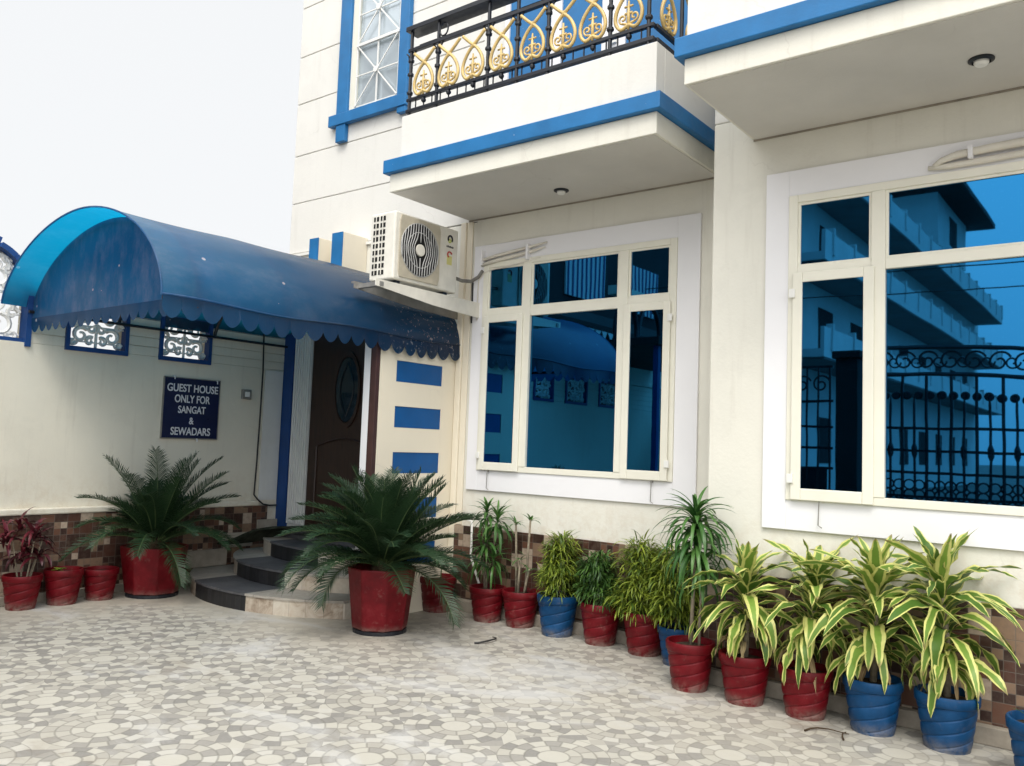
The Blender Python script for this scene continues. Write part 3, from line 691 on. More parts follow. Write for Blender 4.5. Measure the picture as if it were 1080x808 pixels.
rail.box(-5.02, -2.64, ry-0.035, ry+0.105, 4.955, 4.995)
rail.box(-5.0, -2.66, ry+0.11, ry+0.14, 4.86, 4.90)
rx = -2.665
rail.box(rx-0.02, rx+0.02, ry+0.021, YL-0.1, 4.2452, 4.2748); rail.box(rx-0.016, rx+0.016, ry+0.021, YL-0.1, 4.3452, 4.3718)
rail.box(rx-0.018, rx+0.018, ry+0.021, YL-0.1, 4.7752, 4.8048); rail.box(rx-0.07, rx+0.035, ry+0.106, YL-0.1, 4.9552, 4.9948)
rl = rail.build('balcony_railing', M['iron'], house, bevel=0.003)
for px_ in (-4.975, -4.665, -4.125, -3.835, -3.545, -3.01, -2.705):
    m = MB(); m.tube([(px_, ry, 4.21), (px_, ry, 4.955)], 0.015, 8)
    for zc in (4.42, 4.58, 4.70): m.lathe([(0.015, -0.02), (0.026, -0.008), (0.026, 0.008), (0.015, 0.02)], 10, (px_, ry, zc))
    for s in (-1, 1): m.tube([(px_+s*0.014, ry, 4.70), (px_+s*0.03, ry, 4.75), (px_+s*0.055, ry, 4.775)], 0.007, 5)
    m.build('post', M['iron'], rl)
for y_ in (5.12, 5.50):
    m = MB(); m.tube([(rx, y_+0.12, 4.21), (rx, y_+0.12, 4.955)], 0.015, 8); m.build('post', M['iron'], rl)
for hx in (-4.81, -4.53, -4.27, -3.982, -3.684, -3.404, -3.15, -2.858):
    heart(lambda a, b, hx=hx: (hx + a, ry-0.012, 4.372 + b)).build('gold_scroll', M['gold'], rl, smooth=True)
for hy in (5.02, 5.40):
    heart(lambda a, b, hy=hy: (rx+0.012, hy + a, 4.372 + b)).build('gold_scroll', M['gold'], rl, smooth=True)
xk = -4.9
while xk < -2.7:
    MB().tube([(xk, ry, 4.272), (xk, ry, 4.348)], 0.006, 5).build('short_baluster', M['iron'], rl); xk += 0.093
for hx in (-4.81, -4.53, -4.27, -3.982, -3.684, -3.404, -3.15, -2.858):
    MB().lathe([(0.004, -0.045), (0.02, -0.03), (0.022, -0.015), (0.012, 0)], 8, (hx, ry, 4.346)).build('finial', M['iron'], rl)
for hx in (-4.61, -3.60):
    m = MB(); m.tube([(hx+0.045*cos(a_), ry, 4.88+0.055*sin(a_)) for a_ in [2*pi*i/20 for i in range(20)]], 0.007, 6, closed=True); m.build('ring', M['iron'], rl)

# ------------------------------------------------------------------ entrance steps
steps = thing('entrance_steps', (-6.5, 5.2, 0), 'three curved entrance steps tiled in black granite and cream marble', 'steps')
def arcstep(cx, cy, R, xl, xr, yb, z0, z1, name='step'):
    n = 48; pts = []
    for i in range(n+1):
        x_ = xl + (xr-xl)*i/n; pts.append((x_, cy - sqrt(max(0, R*R-(x_-cx)**2))))
    def half(m, off, za, zb, mats):
        for i in range(n):
            (xa, ya), (xb, yb_) = pts[i], pts[i+1]
            xm = (xa+xb)/2; dark = -7.02 < xm < -6.19
            mi = 1 if dark else 0
            q = [m.vert(p) for p in ((xa, ya-off, za), (xb, yb_-off, za), (xb, yb_-off, zb), (xa, ya-off, zb))]; m.face(q, mi)
            q = [m.vert(p) for p in ((xa, ya-off, zb), (xb, yb_-off, zb), (xb, yb, zb), (xa, yb, zb))]; m.face(q, mi)
            q = [m.vert(p) for p in ((xa, ya-off, za), (xb, yb_-off, za), (xb, yb, za), (xa, yb, za))]; m.face(q[::-1], mi)
        for (xe, ye) in (pts[0], pts[-1]):
            q = [m.vert(p) for p in ((xe, ye-off, za), (xe, yb, za), (xe, yb, zb), (xe, ye-off, zb))]; m.face(q if xe == pts[-1][0] else q[::-1], 0)
    m = MB(); half(m, 0, z0, z1-0.022, None); st = m.build(name, [M['cream_marble'], M['black_granite']], steps)
    m = MB(); half(m, 0.014, z1-0.020, z1, None); m.build('tread', [M['cream_tread'], M['grey_tread']], st)
arcstep(-6.5, 6.03, 1.70, -7.66, -5.375, 5.75, 0.0, 0.15)
arcstep(-6.45, 6.28, 1.55, -7.655, -5.38, 5.752, 0.152, 0.30)
arcstep(-6.45, 6.95, 1.83, -7.36, -5.382, 5.754, 0.302, 0.45)
m = B(-7.665, -5.385, 5.50, 5.7305, 0.452, 0.498); m.build('threshold', M['grey_tread'], steps, bevel=0.005)

# ------------------------------------------------------------------ boundary wall on the left
XW = -7.68
bw = thing('boundary_wall', (-7.8, 2.0, 0), 'cream courtyard wall with brown mosaic dado and pierced panels along the top', 'wall')
YB = -3.0
B(XW-0.22, XW, YB, YL-0.004, 0, 2.215).build('wall', M['wall_court'], bw)
opens = [(-1.30, -0.66), (-0.28, 0.38), (0.72, 1.25), (2.27, 3.07), (3.38, 3.95), (4.26, 4.82)]
def grooved(y0, y1):
    m = MB(); z_ = 2.217
    for i in range(5):
        m.box(XW-0.22, XW - (0.0 if i % 1 == 0 else 0.01), y0, y1, z_, z_+0.082); z_ += 0.088
    m.box(XW-0.21, XW-0.012, y0+0.004, y1-0.004, 2.22, 2.65); m.build('grooved_block', M['wall_court'], bw)
ed = [YB] + [q for o_ in opens for q in o_] + [YL-0.004]
for i in range(0, len(ed), 2): grooved(ed[i]+0.001, ed[i+1]-0.001)
m = MB()
for a_, b_ in ((YB, 2.27), (3.07, YL-0.004)): m.box(XW-0.25, XW+0.02, a_, b_, 2.66, 2.72)
m.build('coping', M['wall_court'], bw, bevel=0.008)
B(XW+0.002, XW+0.03, YB, 5.60, 0.08, 0.742).build('tile_dado', M['mosaic'], bw)
m = MB(); m.box(XW+0.002, XW+0.045, YB, 5.48, 0.744, 0.80); m.build('cornice', M['wall_court'], bw, bevel=0.012)
B(XW+0.002, XW+0.06, YB, 4.62, 0.0, 0.078).build('base_kerb', M['stone'], bw, bevel=0.006)
B(XW+0.002, XW+0.012, 5.49, YL-0.11, 0.80, 2.2).build('corner_panel', M['pilaster'], bw)
for (ya, yb_, za, zb_) in ((4.64, 5.12, 0.155, 0.325), (5.06, 5.42, 0.327, 0.475), (5.47, 5.72, 0.50, 0.595)):
    B(XW+0.0305, XW+0.055, ya, yb_, za, zb_).build('stone_skirting', M['stone'], bw, bevel=0.006)
def tracery(m, yc, w, z0, hgt, x_):
    """mirror-image leaf scrolls filling a panel"""
    for s in (-1, 1):
        P = lambda a, b: (x_, yc + s*a*w/2, z0 + b*hgt)
        def sp(ca, cb, r, t, a0, sg=1):
            return [P(ca + sg*(r*(1-0.75*q))*cos(a0+t*2*pi*q), cb + (r*(1-0.75*q))*sin(a0+t*2*pi*q)*w/2/hgt) for q in [i/18 for i in range(19)]]
        for (ca, cb, r_, t_, a0, sg) in ((0.5, 0.70, 0.34, 1.2, -0.5, 1), (0.55, 0.28, 0.30, 1.2, 0.8, -1), (0.20, 0.45, 0.17, 1.0, 2.2, 1), (0.82, 0.52, 0.15, 1.0, 0.2, 1), (0.22, 0.15, 0.16, 1.0, 1.0, -1), (0.80, 0.88, 0.14, 1.0, 3.0, 1), (0.84, 0.12, 0.13, 1.0, 3.0, 1), (0.2, 0.85, 0.15, 1, 4, 1)):
            m.tube(sp(ca, cb, r_, t_, a0, sg), [0.022-0.010*i/18 for i in range(19)], 5)
        for i in range(9):
            a_ = i/8*pi*0.9; c0 = P(0.5+0.30*cos(a_), 0.62+0.28*sin(a_)); c1 = P(0.5+0.44*cos(a_+0.25), 0.62+0.42*sin(a_+0.25))
            m.tube([c0, c1], [0.020, 0.006], 5)
    m.tube([(x_, yc, z0), (x_, yc, z0+hgt)], 0.014, 5)
    for q in (0.12, 0.5, 0.9): m.tube([(x_, yc-w/2, z0+q*hgt), (x_, yc+w/2, z0+q*hgt)], 0.007, 5)
for i, (a_, b_) in enumerate(opens):
    fr = MB(); t = 0.035
    if (a_, b_) == (2.27, 3.07):
        # tall arched panel with a blue border
        pts_o = [(a_, 2.18), (b_, 2.18), (b_, 2.62)] + [((a_+b_)/2+0.4*cos(q), 2.62+0.42*sin(q)) for q in [pi*j/18 for j in range(1, 18)]] + [(a_, 2.62)]
        for j in range(len(pts_o)):
            p0, p1 = pts_o[j], pts_o[(j+1) % len(pts_o)]
            fr.bar((XW-0.05, p0[0], p0[1]), (XW-0.05, p1[0], p1[1]), 0.14, 0.045)
        f_ = fr.build('pierced_panel', M['blue_dark'], bw)
        m = MB(); tracery(m, (a_+b_)/2, 0.72, 2.22, 0.46, XW-0.08); tracery(m, (a_+b_)/2, 0.58, 2.66, 0.30, XW-0.08); m.build('tracery', M['white_pl'], f_)
    else:
        fr.box(XW-0.06, XW+0.025, a_, a_+t, 2.19, 2.655); fr.box(XW-0.06, XW+0.025, b_-t, b_, 2.19, 2.655)
        fr.box(XW-0.06, XW+0.025, a_+t, b_-t, 2.19, 2.232); fr.box(XW-0.06, XW+0.025, a_+t, b_-t, 2.622, 2.655)
        f_ = fr.build('pierced_panel', M['blue_dark'], bw)
        m = MB(); tracery(m, (a_+b_)/2, b_-a_-2*t, 2.235, 0.385, XW-0.03); m.build('tracery', M['white_pl'], f_)
cp = thing('carport', (-6.4, -0.5, 0), 'dark flat carport roof on slim posts along the boundary wall, mirrored in the left window', 'carport')
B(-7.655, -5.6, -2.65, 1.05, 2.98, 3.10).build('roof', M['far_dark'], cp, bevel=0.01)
for y_ in (-2.5, -0.8, 0.9): B(-5.74, -5.66, y_-0.04, y_+0.04, 0.004, 2.979).build('post', M['blue_dark'], cp)
# big ring openwork further along the wall (seen mirrored in the window glass)
for yc in (-1.75, -2.65):
    m = MB(); m.tube([(XW-0.1, yc+0.42*cos(a_), 3.62+0.62*sin(a_)) for a_ in [2*pi*i/36 for i in range(36)]], 0.045, 8, closed=True); m.build('ring_ornament', M['iron'], bw)
m = MB(); m.box(XW-0.2, XW, YB, -1.2, 2.722, 3.0); m.box(XW-0.2, XW, YB, -1.2, 4.26, 4.42); m.build('ring_rail', M['wall_court'], bw)

# ------------------------------------------------------------------ canopy over the entrance
CY0, CY1, CXc, CHW, CZ, CR = 2.85, 5.81, -6.42, 1.27, 2.39, 0.755
can = thing('barrel_canopy', (CXc, 4.3, 2.39), 'blue barrel vaulted canopy with scalloped valance over the entrance', 'canopy')
def cprof(t):
    """t 0..1 right eave -> left eave"""
    a_ = pi*t; c_, s_ = cos(a_), sin(a_)
    ex = 2/1.9
    x_ = CXc + CHW*(abs(c_)**ex)*(1 if c_ > 0 else -1); z_ = CZ + CR*(abs(s_)**ex)
    if t > 0.5: z_ += 0.13*((t-0.5)/0.5)**3
    return x_, z_
m = MB(); NU, NV = 44, 40; g = []
for j in range(NV+1):
    y_ = CY0 + (CY1-CY0)*j/NV; row = []
    for i in range(NU+1):
        t = i/NU; x_, z_ = cprof(t)
        sag = 0.012*sin(y_*4.3+1)*max(0, 1-abs(t)*6) - 0.011*abs(sin(pi*(y_-CY0)/0.99))*sin(pi*t)
        row.append(m.vert((x_, y_, z_+sag)))
    g.append(row)
for j in range(NV):
    for i in range(NU): m.face((g[j][i], g[j][i+1], g[j+1][i+1], g[j+1][i]))
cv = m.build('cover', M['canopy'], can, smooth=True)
# end panel, set back from the front edge
ye = CY0 + 0.24
m = MB(); c0 = None
top = [cprof(i/40) for i in range(41)]
bot = [(x_, CZ-0.02) for x_, _ in top]
A = [m.vert((x_*0.992+CXc*0.008, ye, z_-0.02)) for x_, z_ in top]; Bv = [m.vert((x_*0.992+CXc*0.008, ye, min(z_-0.02, CZ+0.035))) for x_, z_ in top]
for i in range(40): m.face((A[i], A[i+1], Bv[i+1], Bv[i]))
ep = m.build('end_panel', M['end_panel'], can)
def valance(p0, p1, zt, depth, n, name, wob=0.0):
    """scalloped strip hanging from p0 to p1"""
    m = MB(); K = 10; T = n*K; A = []; Bv = []
    p0, p1 = Vector(p0), Vector(p1); d = (p1-p0); nrm = Vector((-d.y, d.x, 0)).normalized()
    for i in range(T+1):
        t = i/T; q = (i % K)/K; dz = depth*(0.52+0.48*abs(sin(pi*q))**0.7)
        p = p0 + d*t; sway = nrm*(wob*sin(t*23))
        z_ = zt + 0.012*sin((p.y)*4.3+1)*(1 if abs(d.y) > 0.5 else 0)
        A.append(m.vert((p.x, p.y, z_))); Bv.append(m.vert((p.x+sway.x, p.y+sway.y, z_-dz)))
    for i in range(T): m.face((A[i], A[i+1], Bv[i+1], Bv[i]))
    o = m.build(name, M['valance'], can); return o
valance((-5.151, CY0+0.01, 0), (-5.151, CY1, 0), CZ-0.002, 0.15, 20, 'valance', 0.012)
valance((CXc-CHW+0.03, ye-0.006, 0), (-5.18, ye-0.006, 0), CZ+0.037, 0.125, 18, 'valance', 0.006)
m = MB()
for y_ in (ye+0.03, 3.85, 4.85, 5.76): m.tube([(cprof(i/24)[0]*0.985+CXc*0.015, y_, cprof(i/24)[1]-0.05) for i in range(25)], 0.016, 7)
m.tube([(-5.17, CY0+0.02, CZ-0.012), (-5.17, CY1, CZ-0.012)], 0.014, 7); m.tube([(-7.64, CY0+0.2, CZ+0.09), (-7.64, CY1, CZ+0.09)], 0.014, 7)
m.tube([(-7.62, ye+0.03, CZ+0.02), (-5.17, ye+0.03, CZ+0.02)], 0.018, 7)
m.build('pipe_frame', M['iron'], can)
# welted hem along the eave and front arch
m = MB(); m.tube([(-5.148, CY0+(CY1-CY0)*i/40, CZ+0.012*sin((CY0+(CY1-CY0)*i/40)*4.3+1)+0.002) for i in range(41)], 0.008, 6)
m.tube([(cprof(i/40)[0], CY0, cprof(i/40)[1]) for i in range(41)], 0.007, 6)
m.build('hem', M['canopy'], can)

# ------------------------------------------------------------------ AC unit on bracket
ac = thing('air_conditioner', (-5.09, 5.09, 2.80), 'aged white outdoor air conditioner unit with round fan mounted above the canopy', 'air conditioner')
ax0, ax1, ay0, ay1, az0, az1 = -5.24, -4.95, 4.715, 5.495, 2.815, 3.385
B(ax0, ax1, ay0, ay1, az0, az1).build('casing', M['ac_front'], ac, bevel=0.014)
yc, zc, xf = 5.005, 3.105, ax1
# square panel with circular opening
m = MB(); n = 48; q0, q1, w0, w1 = 4.765, 5.25, 2.845, 3.365
def sqp(a_):
    c_, s_ = cos(a_), sin(a_); k_ = min((q1-q0)/2/max(abs(c_), 1e-6), (w1-w0)/2/max(abs(s_), 1e-6)); return ((q0+q1)/2+k_*c_, (w0+w1)/2+k_*s_)
O = []; I = []; I2 = []
for i in range(n):
    a_ = 2*pi*(i+0.5)/n; s_ = sqp(a_); O.append(m.vert((xf+0.012, s_[0], s_[1]))); I.append(m.vert((xf+0.012, yc+0.228*cos(a_), zc+0.228*sin(a_)))); I2.append(m.vert((xf+0.002, yc+0.222*cos(a_), zc+0.222*sin(a_))))
O2 = [m.vert((xf+0.001, sqp(2*pi*(i+0.5)/n)[0], sqp(2*pi*(i+0.5)/n)[1])) for i in range(n)]
for i in range(n):
    j = (i+1) % n; m.face((O[i], O[j], I[j], I[i])); m.face((I[i], I[j], I2[j], I2[i])); m.face((O2[i], O2[j], O[j], O[i]))
m.build('fan_panel', M['ac_panel'], ac)
fo = MB().lathe([(0.224, 0.0015), (0.224, 0.004)], 40, (xf, yc, zc), 'x').build('fan_opening', M['black_hole'], ac)
m = MB()
for i in range(-7, 8):
    y_ = i*0.0300; L_ = sqrt(max(0.0, 0.226**2-y_**2)); pts = []
    if L_ < 0.03: continue
    for q in range(21):
        zz = -L_ + 2*L_*q/20
        bulge = (1 if i > 0 else -1 if i < 0 else 0)*0.055*math.exp(-(zz/0.085)**2)*(1-min(1, abs(y_)/0.24))
        pts.append((xf+0.016, yc + y_ + bulge, zc+zz))
    if i == 0:
        m.tube([p for p in pts if p[2] < zc-0.05], 0.0048, 5); m.tube([p for p in pts if p[2] > zc+0.05], 0.0048, 5)
    else: m.tube(pts, 0.0048, 5)
for rr in (0.226, 0.15): m.tube([(xf+0.013, yc+rr*cos(a_), zc+rr*sin(a_)) for a_ in [2*pi*i/40 for i in range(40)]], 0.004, 5, closed=True)
m.build('fan_guard', M['silver'], fo, smooth=True)
MB().lathe([(0.052, 0.010), (0.050, 0.022), (0.0, 0.024)], 24, (xf, yc, zc), 'x', cap=False).build('fan_hub', M['ac_front'], fo, smooth=True, angle=0.6)
# side louvres (two columns of dark slots)
m = MB()
for c_, (xa, xb) in enumerate(((-5.205, -5.145), (-5.125, -5.065))):
    for i in range(9):
        z_ = 2.86 + i*0.057; m.box(xa, xb, ay0-0.003, ay0-0.0008, z_, z_+0.038)
m.build('side_louvre', M['black_hole'], ac)
for xa in (-5.178, -5.098): B(xa, xa+0.008, ay0-0.007, ay0-0.0035, 2.86, 3.354).build('louvre_rib', M['ac_front'], ac)
# marks on the front: ring emblem, small word, rating sticker
m = MB(); m.tube([(xf+0.003, 5.385+0.027*cos(a_), 3.285+0.030*sin(a_)) for a_ in [radians(-35+250*i/20) for i in range(21)]], 0.008, 6); m.build('emblem', M['iron'], ac)
m = MB(); m.tube([(xf+0.002, 5.380+0.014*cos(a_), 3.268+0.014*sin(a_)) for a_ in [2*pi*i/12 for i in range(12)]], 0.006, 5, closed=True)
k = NT('emblem_lime'); k.base((0.45, 0.50, 0.10)); m.build('emblem', k.mat, ac)
m = MB()
for i in range(6): m.box(xf+0.0008, xf+0.0022, 5.342+i*0.0155, 5.353+i*0.0155, 3.208, 3.226 if i % 2 else 3.222)
m.build('maker_word', M['iron'], ac)
k = NT('rating_sticker'); k.base((0.62, 0.58, 0.22)); B(xf+0.0008, xf+0.002, 5.352, 5.418, 3.055, 3.135).build('rating_sticker', k.mat, ac)
k = NT('rating_red'); k.base((0.40, 0.05, 0.04)); m = MB(); m.tube([(xf+0.003, 5.385+0.026*cos(a_), 3.145+0.026*sin(a_)) for a_ in [radians(20+220*i/14) for i in range(15)]], 0.007, 5); m.build('rating_sticker', k.mat, ac)
for ya in (ay0+0.06, ay1-0.14): B(ax0+0.03, ax1-0.03, ya, ya+0.05, 2.782, 2.814).build('foot', M['iron'], ac)

br = thing('wall_bracket', (-5.05, 5.6, 2.7), 'cream painted steel bracket carrying the air conditioner', 'bracket')
for x_ in (-4.955, -5.21):
    m = MB(); m.box(x_-0.018, x_+0.018, 4.52, YL-0.004, 2.765, 2.780); m.prism([(4.52, 2.7645), (YL-0.004, 2.7645), (YL-0.004, 2.64), (5.2, 2.665), (4.52, 2.725)], 'x', x_+0.010, x_+0.018)
    m.build('arm', M['ac_front'] if x_ > -5 else M['galv'], br)
m = MB(); m.box(-5.23, -4.93, 4.56, 4.60, 2.728, 2.7635); m.build('cross_bar', M['galv'], br)
for z_ in (2.66, 2.72, 2.76): MB().lathe([(0.010, 0), (0.010, -0.012)], 8, (-4.933, YL-0.004, z_), 'y').build('bolt', M['iron'], br)

# pipe from AC to the window head, clipped, and its drain tail
def on_wall(pts, y): return [(a_, y, b_) for a_, b_ in pts]
m = MB()
pts = [(-5.02, 5.49, 2.98), (-5.0, 5.62, 2.96), (-4.99, 5.74, 2.975), (-4.945, YL-0.045, 3.02), (-4.90, YL-0.04, 3.075)]
tag(m.tube(pts, 0.017, 8).build('coolant_pipe', M['rubber'], None, smooth=True), 'short grey lagged pipe from the air conditioner to the left window corner', 'pipe')
m = MB(); m.tube(on_wall([(-4.91, 3.17), (-4.75, 3.195), (-4.55, 3.215), (-4.35, 3.235), (-4.18, 3.255)], YL-0.045), [0.016, 0.016, 0.015, 0.013, 0.006], 8)
pp = m.build('painted_pipe', M['whitewash'], None, smooth=True); tag(pp, 'upper white painted pipe clipped over the left window', 'pipe')
for x_ in (-4.90, -4.38): B(x_-0.012, x_+0.012, YL-0.075, YL-0.023, 3.12, 3.26).build('clip', M['trim'], pp, bevel=0.004)
m = MB(); m.tube(on_wall([(-4.91, 3.125), (-4.75, 3.15), (-4.55, 3.17), (-4.35, 3.19), (-4.20, 3.215)], YL-0.045), [0.018, 0.018, 0.017, 0.014, 0.006], 8)
tag(m.build('painted_pipe', M['whitewash'], None, smooth=True), 'lower white painted pipe clipped over the left window', 'pipe')
m = MB(); m.tube(on_wall([(-4.955, 2.62), (-4.955, 2.90), (-4.95, 2.99), (-4.90, 3.05), (-4.80, 3.075), (-4.5, 3.10), (-4.25, 3.13)], YL-0.033), 0.006, 6)
tag(m.build('drain_tube', M['whitewash'], None, smooth=True), 'thin pale tube bending down the corner beside the left window', 'tube')
m = MB(); m.tube(on_wall([(-5.028, 2.60), (-5.03, 2.98)], YL-0.02), 0.009, 6)
tag(m.build('wall_cable', M['cable'], None), 'short dark cable on the wall below the air conditioner pipe', 'cable')
# pipes over the right window: two lagged tubes converging at the left
m = MB(); m.tube(on_wall([(-1.02, 3.19), (-0.98, 3.215), (-0.90, 3.235), (-0.7, 3.245), (-0.4, 3.25), (0.3, 3.255)], YR-0.05), [0.012, 0.018, 0.022, 0.024, 0.025, 0.025], 10)
p1 = thing('lagged_pipe', (-0.8, YR-0.05, 3.24), 'upper white lagged pipe over the right window', 'pipe', 'pipes over the right window')
m.build('tube', M['whitewash'], p1, smooth=True)
m = MB(); m.box(-0.84, -0.815, YR-0.085, YR-0.02, 3.195, 3.27); m.build('clip', M['trim'], p1, bevel=0.004)
m = MB(); m.tube(on_wall([(-1.05, 3.185), (-0.95, 3.180), (-0.75, 3.183), (-0.5, 3.19), (0.3, 3.20)], YR-0.042), [0.012, 0.017, 0.019, 0.018, 0.018], 10)
tag(m.build('lagged_pipe', M['whitewash'], None, smooth=True), 'lower thinner white pipe over the right window', 'pipe', 'pipes over the right window')

# white plastic hose behind the large potted cycad
m = MB(); m.tube([(-5.15, 5.70, 0.80), (-5.0, 5.72, 0.83), (-4.86, 5.73, 0.80), (-4.855, 5.73, 0.62), (-4.85, 5.72, 0.50), (-4.70, 5.70, 0.22), (-4.66, 5.68, 0.11)], 0.011, 7)
tag(m.build('hose', M['white_pl'], None, smooth=True), 'thin white hose hanging in front of the tiles behind the cycad', 'hose')

# ------------------------------------------------------------------ sign, switch box, cable, mat
sg = thing('sign_board', (XW+0.02, 4.635, 1.735), 'navy sign with white capital letters on the cream wall under the canopy', 'sign')
B(XW+0.006, XW+0.022, 4.335, 4.935, 1.44, 2.03).build('board', M['navy_sign'], sg, bevel=0.002)
m = MB(); t = 0.008
m.box(XW+0.004, XW+0.0235, 4.327, 4.3345, 1.432, 2.038); m.box(XW+0.004, XW+0.0235, 4.9355, 4.943, 1.432, 2.038); m.box(XW+0.004, XW+0.0235, 4.3345, 4.9355, 2.0305, 2.038); m.box(XW+0.004, XW+0.0235, 4.3345, 4.9355, 1.432, 1.4395)
m.build('edge', M['galv'], sg)
def text_line(body, yc, zc, hgt, width):
    cu = bpy.data.curves.new('t', 'FONT'); cu.body = body; cu.size = 1.0; cu.align_x = 'CENTER'; cu.align_y = 'CENTER'; cu.extrude = 0.004; cu.offset = 0.018
    ob = bpy.data.objects.new('t', cu); COL.objects.link(ob)
    dg = bpy.context.evaluated_depsgraph_get(); me = bpy.data.meshes.new_from_object(ob.evaluated_get(dg))
    bpy.data.objects.remove(ob); bpy.data.curves.remove(cu)
    xs = [v.co.x for v in me.vertices]; ys = [v.co.y for v in me.vertices]
    x0, x1, y0, y1 = min(xs), max(xs), min(ys), max(ys)
    for v in me.vertices:
        a_ = ((v.co.x-x0)/(x1-x0)-0.5)*width; b_ = ((v.co.y-y0)/(y1-y0)-0.5)*hgt; c_ = v.co.z
        v.co = (XW+0.0245 + c_*0.3 - ORG[sg.name][0], yc + a_ - ORG[sg.name][1], zc + b_ - ORG[sg.name][2])
    me.materials.clear(); me.materials.append(M['letter'])
    o = bpy.data.objects.new('lettering', me); COL.objects.link(o); o.parent = sg
for body, z_, w_, h_ in (('GUEST HOUSE', 1.935, 0.555, 0.078), ('ONLY FOR', 1.828, 0.385, 0.078), ('SANGAT', 1.722, 0.30, 0.074), ('&', 1.612, 0.05, 0.068), ('SEWADARS', 1.507, 0.43, 0.078)): text_line(body, 4.64, z_, h_, w_)
m = MB()
for (y_, z_) in ((4.43, 2.045), (4.90, 2.03), (4.71, 1.435)): m.tube([(XW+0.004, y_, z_), (XW+0.034, y_, z_), (XW+0.036, y_, z_-0.03)], 0.006, 6)
m.build('hook', M['letter'], sg)

sb = thing('switch_box', (XW+0.02, 5.26, 1.92), 'small grey switch box on the wall right of the sign', 'switch')
B(XW+0.002, XW+0.035, 5.205, 5.315, 1.87, 1.972).build('case', M['galv'], sb, bevel=0.006)
B(XW+0.0355, XW+0.042, 5.232, 5.288, 1.895, 1.948).build('switch_plate', M['white_pl'], sb, bevel=0.003)
m = MB(); m.tube([(XW+0.012, 5.44, 2.60), (XW+0.012, 5.455, 2.2), (XW+0.012, 5.45, 1.6), (XW+0.012, 5.44, 1.1), (XW+0.014, 5.43, 0.86), (XW+0.05, 5.45, 0.815), (XW+0.055, 5.52, 0.76), (XW+0.055, 5.60, 0.745), (XW+0.05, 5.70, 0.745)], 0.009, 6)
tag(m.build('power_cable', M['cable'], None, smooth=True), 'black cable hanging down the cream wall beside the blue door post', 'cable')

m = MB(); path = [(-7.60, 5.06, 0.325), (-7.48, 5.14, 0.335), (-7.36, 5.24, 0.385), (-7.26, 5.36, 0.465), (-7.10, 5.47, 0.50), (-6.85, 5.56, 0.515), (-6.55, 5.60, 0.51), (-6.3, 5.60, 0.51)]
rows = []
for i, p in enumerate(path):
    w = 0.08+0.13*min(1, i/3); row = []
    for j in range(9):
        s_ = (j/8-0.5)*2; row.append(m.vert((p[0]-0.35*w*s_*(-1), p[1]+w*s_, max(p[2], 0.305 if p[1]+w*s_ < 5.2 and p[0] < -7.3 else p[2]) + 0.035*abs(sin(j*1.1+i*0.9)) + 0.02+0.012*random.random())))
    rows.append(row)
for i in range(len(rows)-1):
    for j in range(8): m.face((rows[i][j], rows[i][j+1], rows[i+1][j+1], rows[i+1][j]))
mt = m.build('door_mat', M['mat'], None, smooth=True); tag(mt, 'crumpled dark green mat draped over the upper entrance steps', 'mat')
sm = mt.modifiers.new('thickness', 'SOLIDIFY'); sm.thickness = 0.03; ss = mt.modifiers.new('smooth', 'SUBSURF'); ss.levels = 1; ss.render_levels = 2

# ------------------------------------------------------------------ pots
def pot_mesh():
    m = MB(); H = 0.285; prof = []; n = 60
    for i in range(n+1):
        t = i/n; prof.append((0.108 + 0.034*t, H*0.80*t))
    def fn(rr, a_, h_):
        if h_ > H*0.80 or h_ < 0.012: return rr
        ph = (a_*3/(2*pi) - h_*14.5) % 1.0
        groove = math.exp(-((ph-0.5)/0.055)**2)
        return rr + 0.0012*cos(2*pi*(ph-0.5)+pi) - 0.0055*groove + 0.0015
    prof += [(0.146, H*0.805), (0.153, H*0.83), (0.155, H*0.97), (0.150, H), (0.138, H), (0.134, H*0.93), (0.128, H*0.80)]
    m.lathe(prof, 96, (0, 0, 0), 'z', fn)
    me_o = m.build('pot', M['pot_red'], None, smooth=True, angle=1.0); me = me_o.data; bpy.data.objects.remove(me_o); return me
POT = pot_mesh(); POTB = POT.copy(); POTB.materials.clear(); POTB.materials.append(M['pot_blue'])
m = MB(); m.lathe([(0.133, 0.245), (0.10, 0.255), (0.05, 0.262), (0.0, 0.264)], 20, cap=False)
so_ = m.build('soil', M['soil'], None, smooth=True); SOIL = so_.data; bpy.data.objects.remove(so_)

def potted(name, x, y, colour, label, cat='potted plant', group=None, scale=1.0, rot=None):
    t = thing(name, (x, y, 0), label, cat, group)
    p = bpy.data.objects.new('pot', POT if colour == 'red' else POTB); COL.objects.link(p); p.parent = t
    s = scale*random.uniform(0.97, 1.03); p.scale = (s, s, s*random.uniform(0.97, 1.03)); p.rotation_euler = (0, 0, random.random()*6.28 if rot is None else rot)
    so = bpy.data.objects.new('soil', SOIL); COL.objects.link(so); so.parent = p
    ORG[p.name] = (x, y, 0); return t

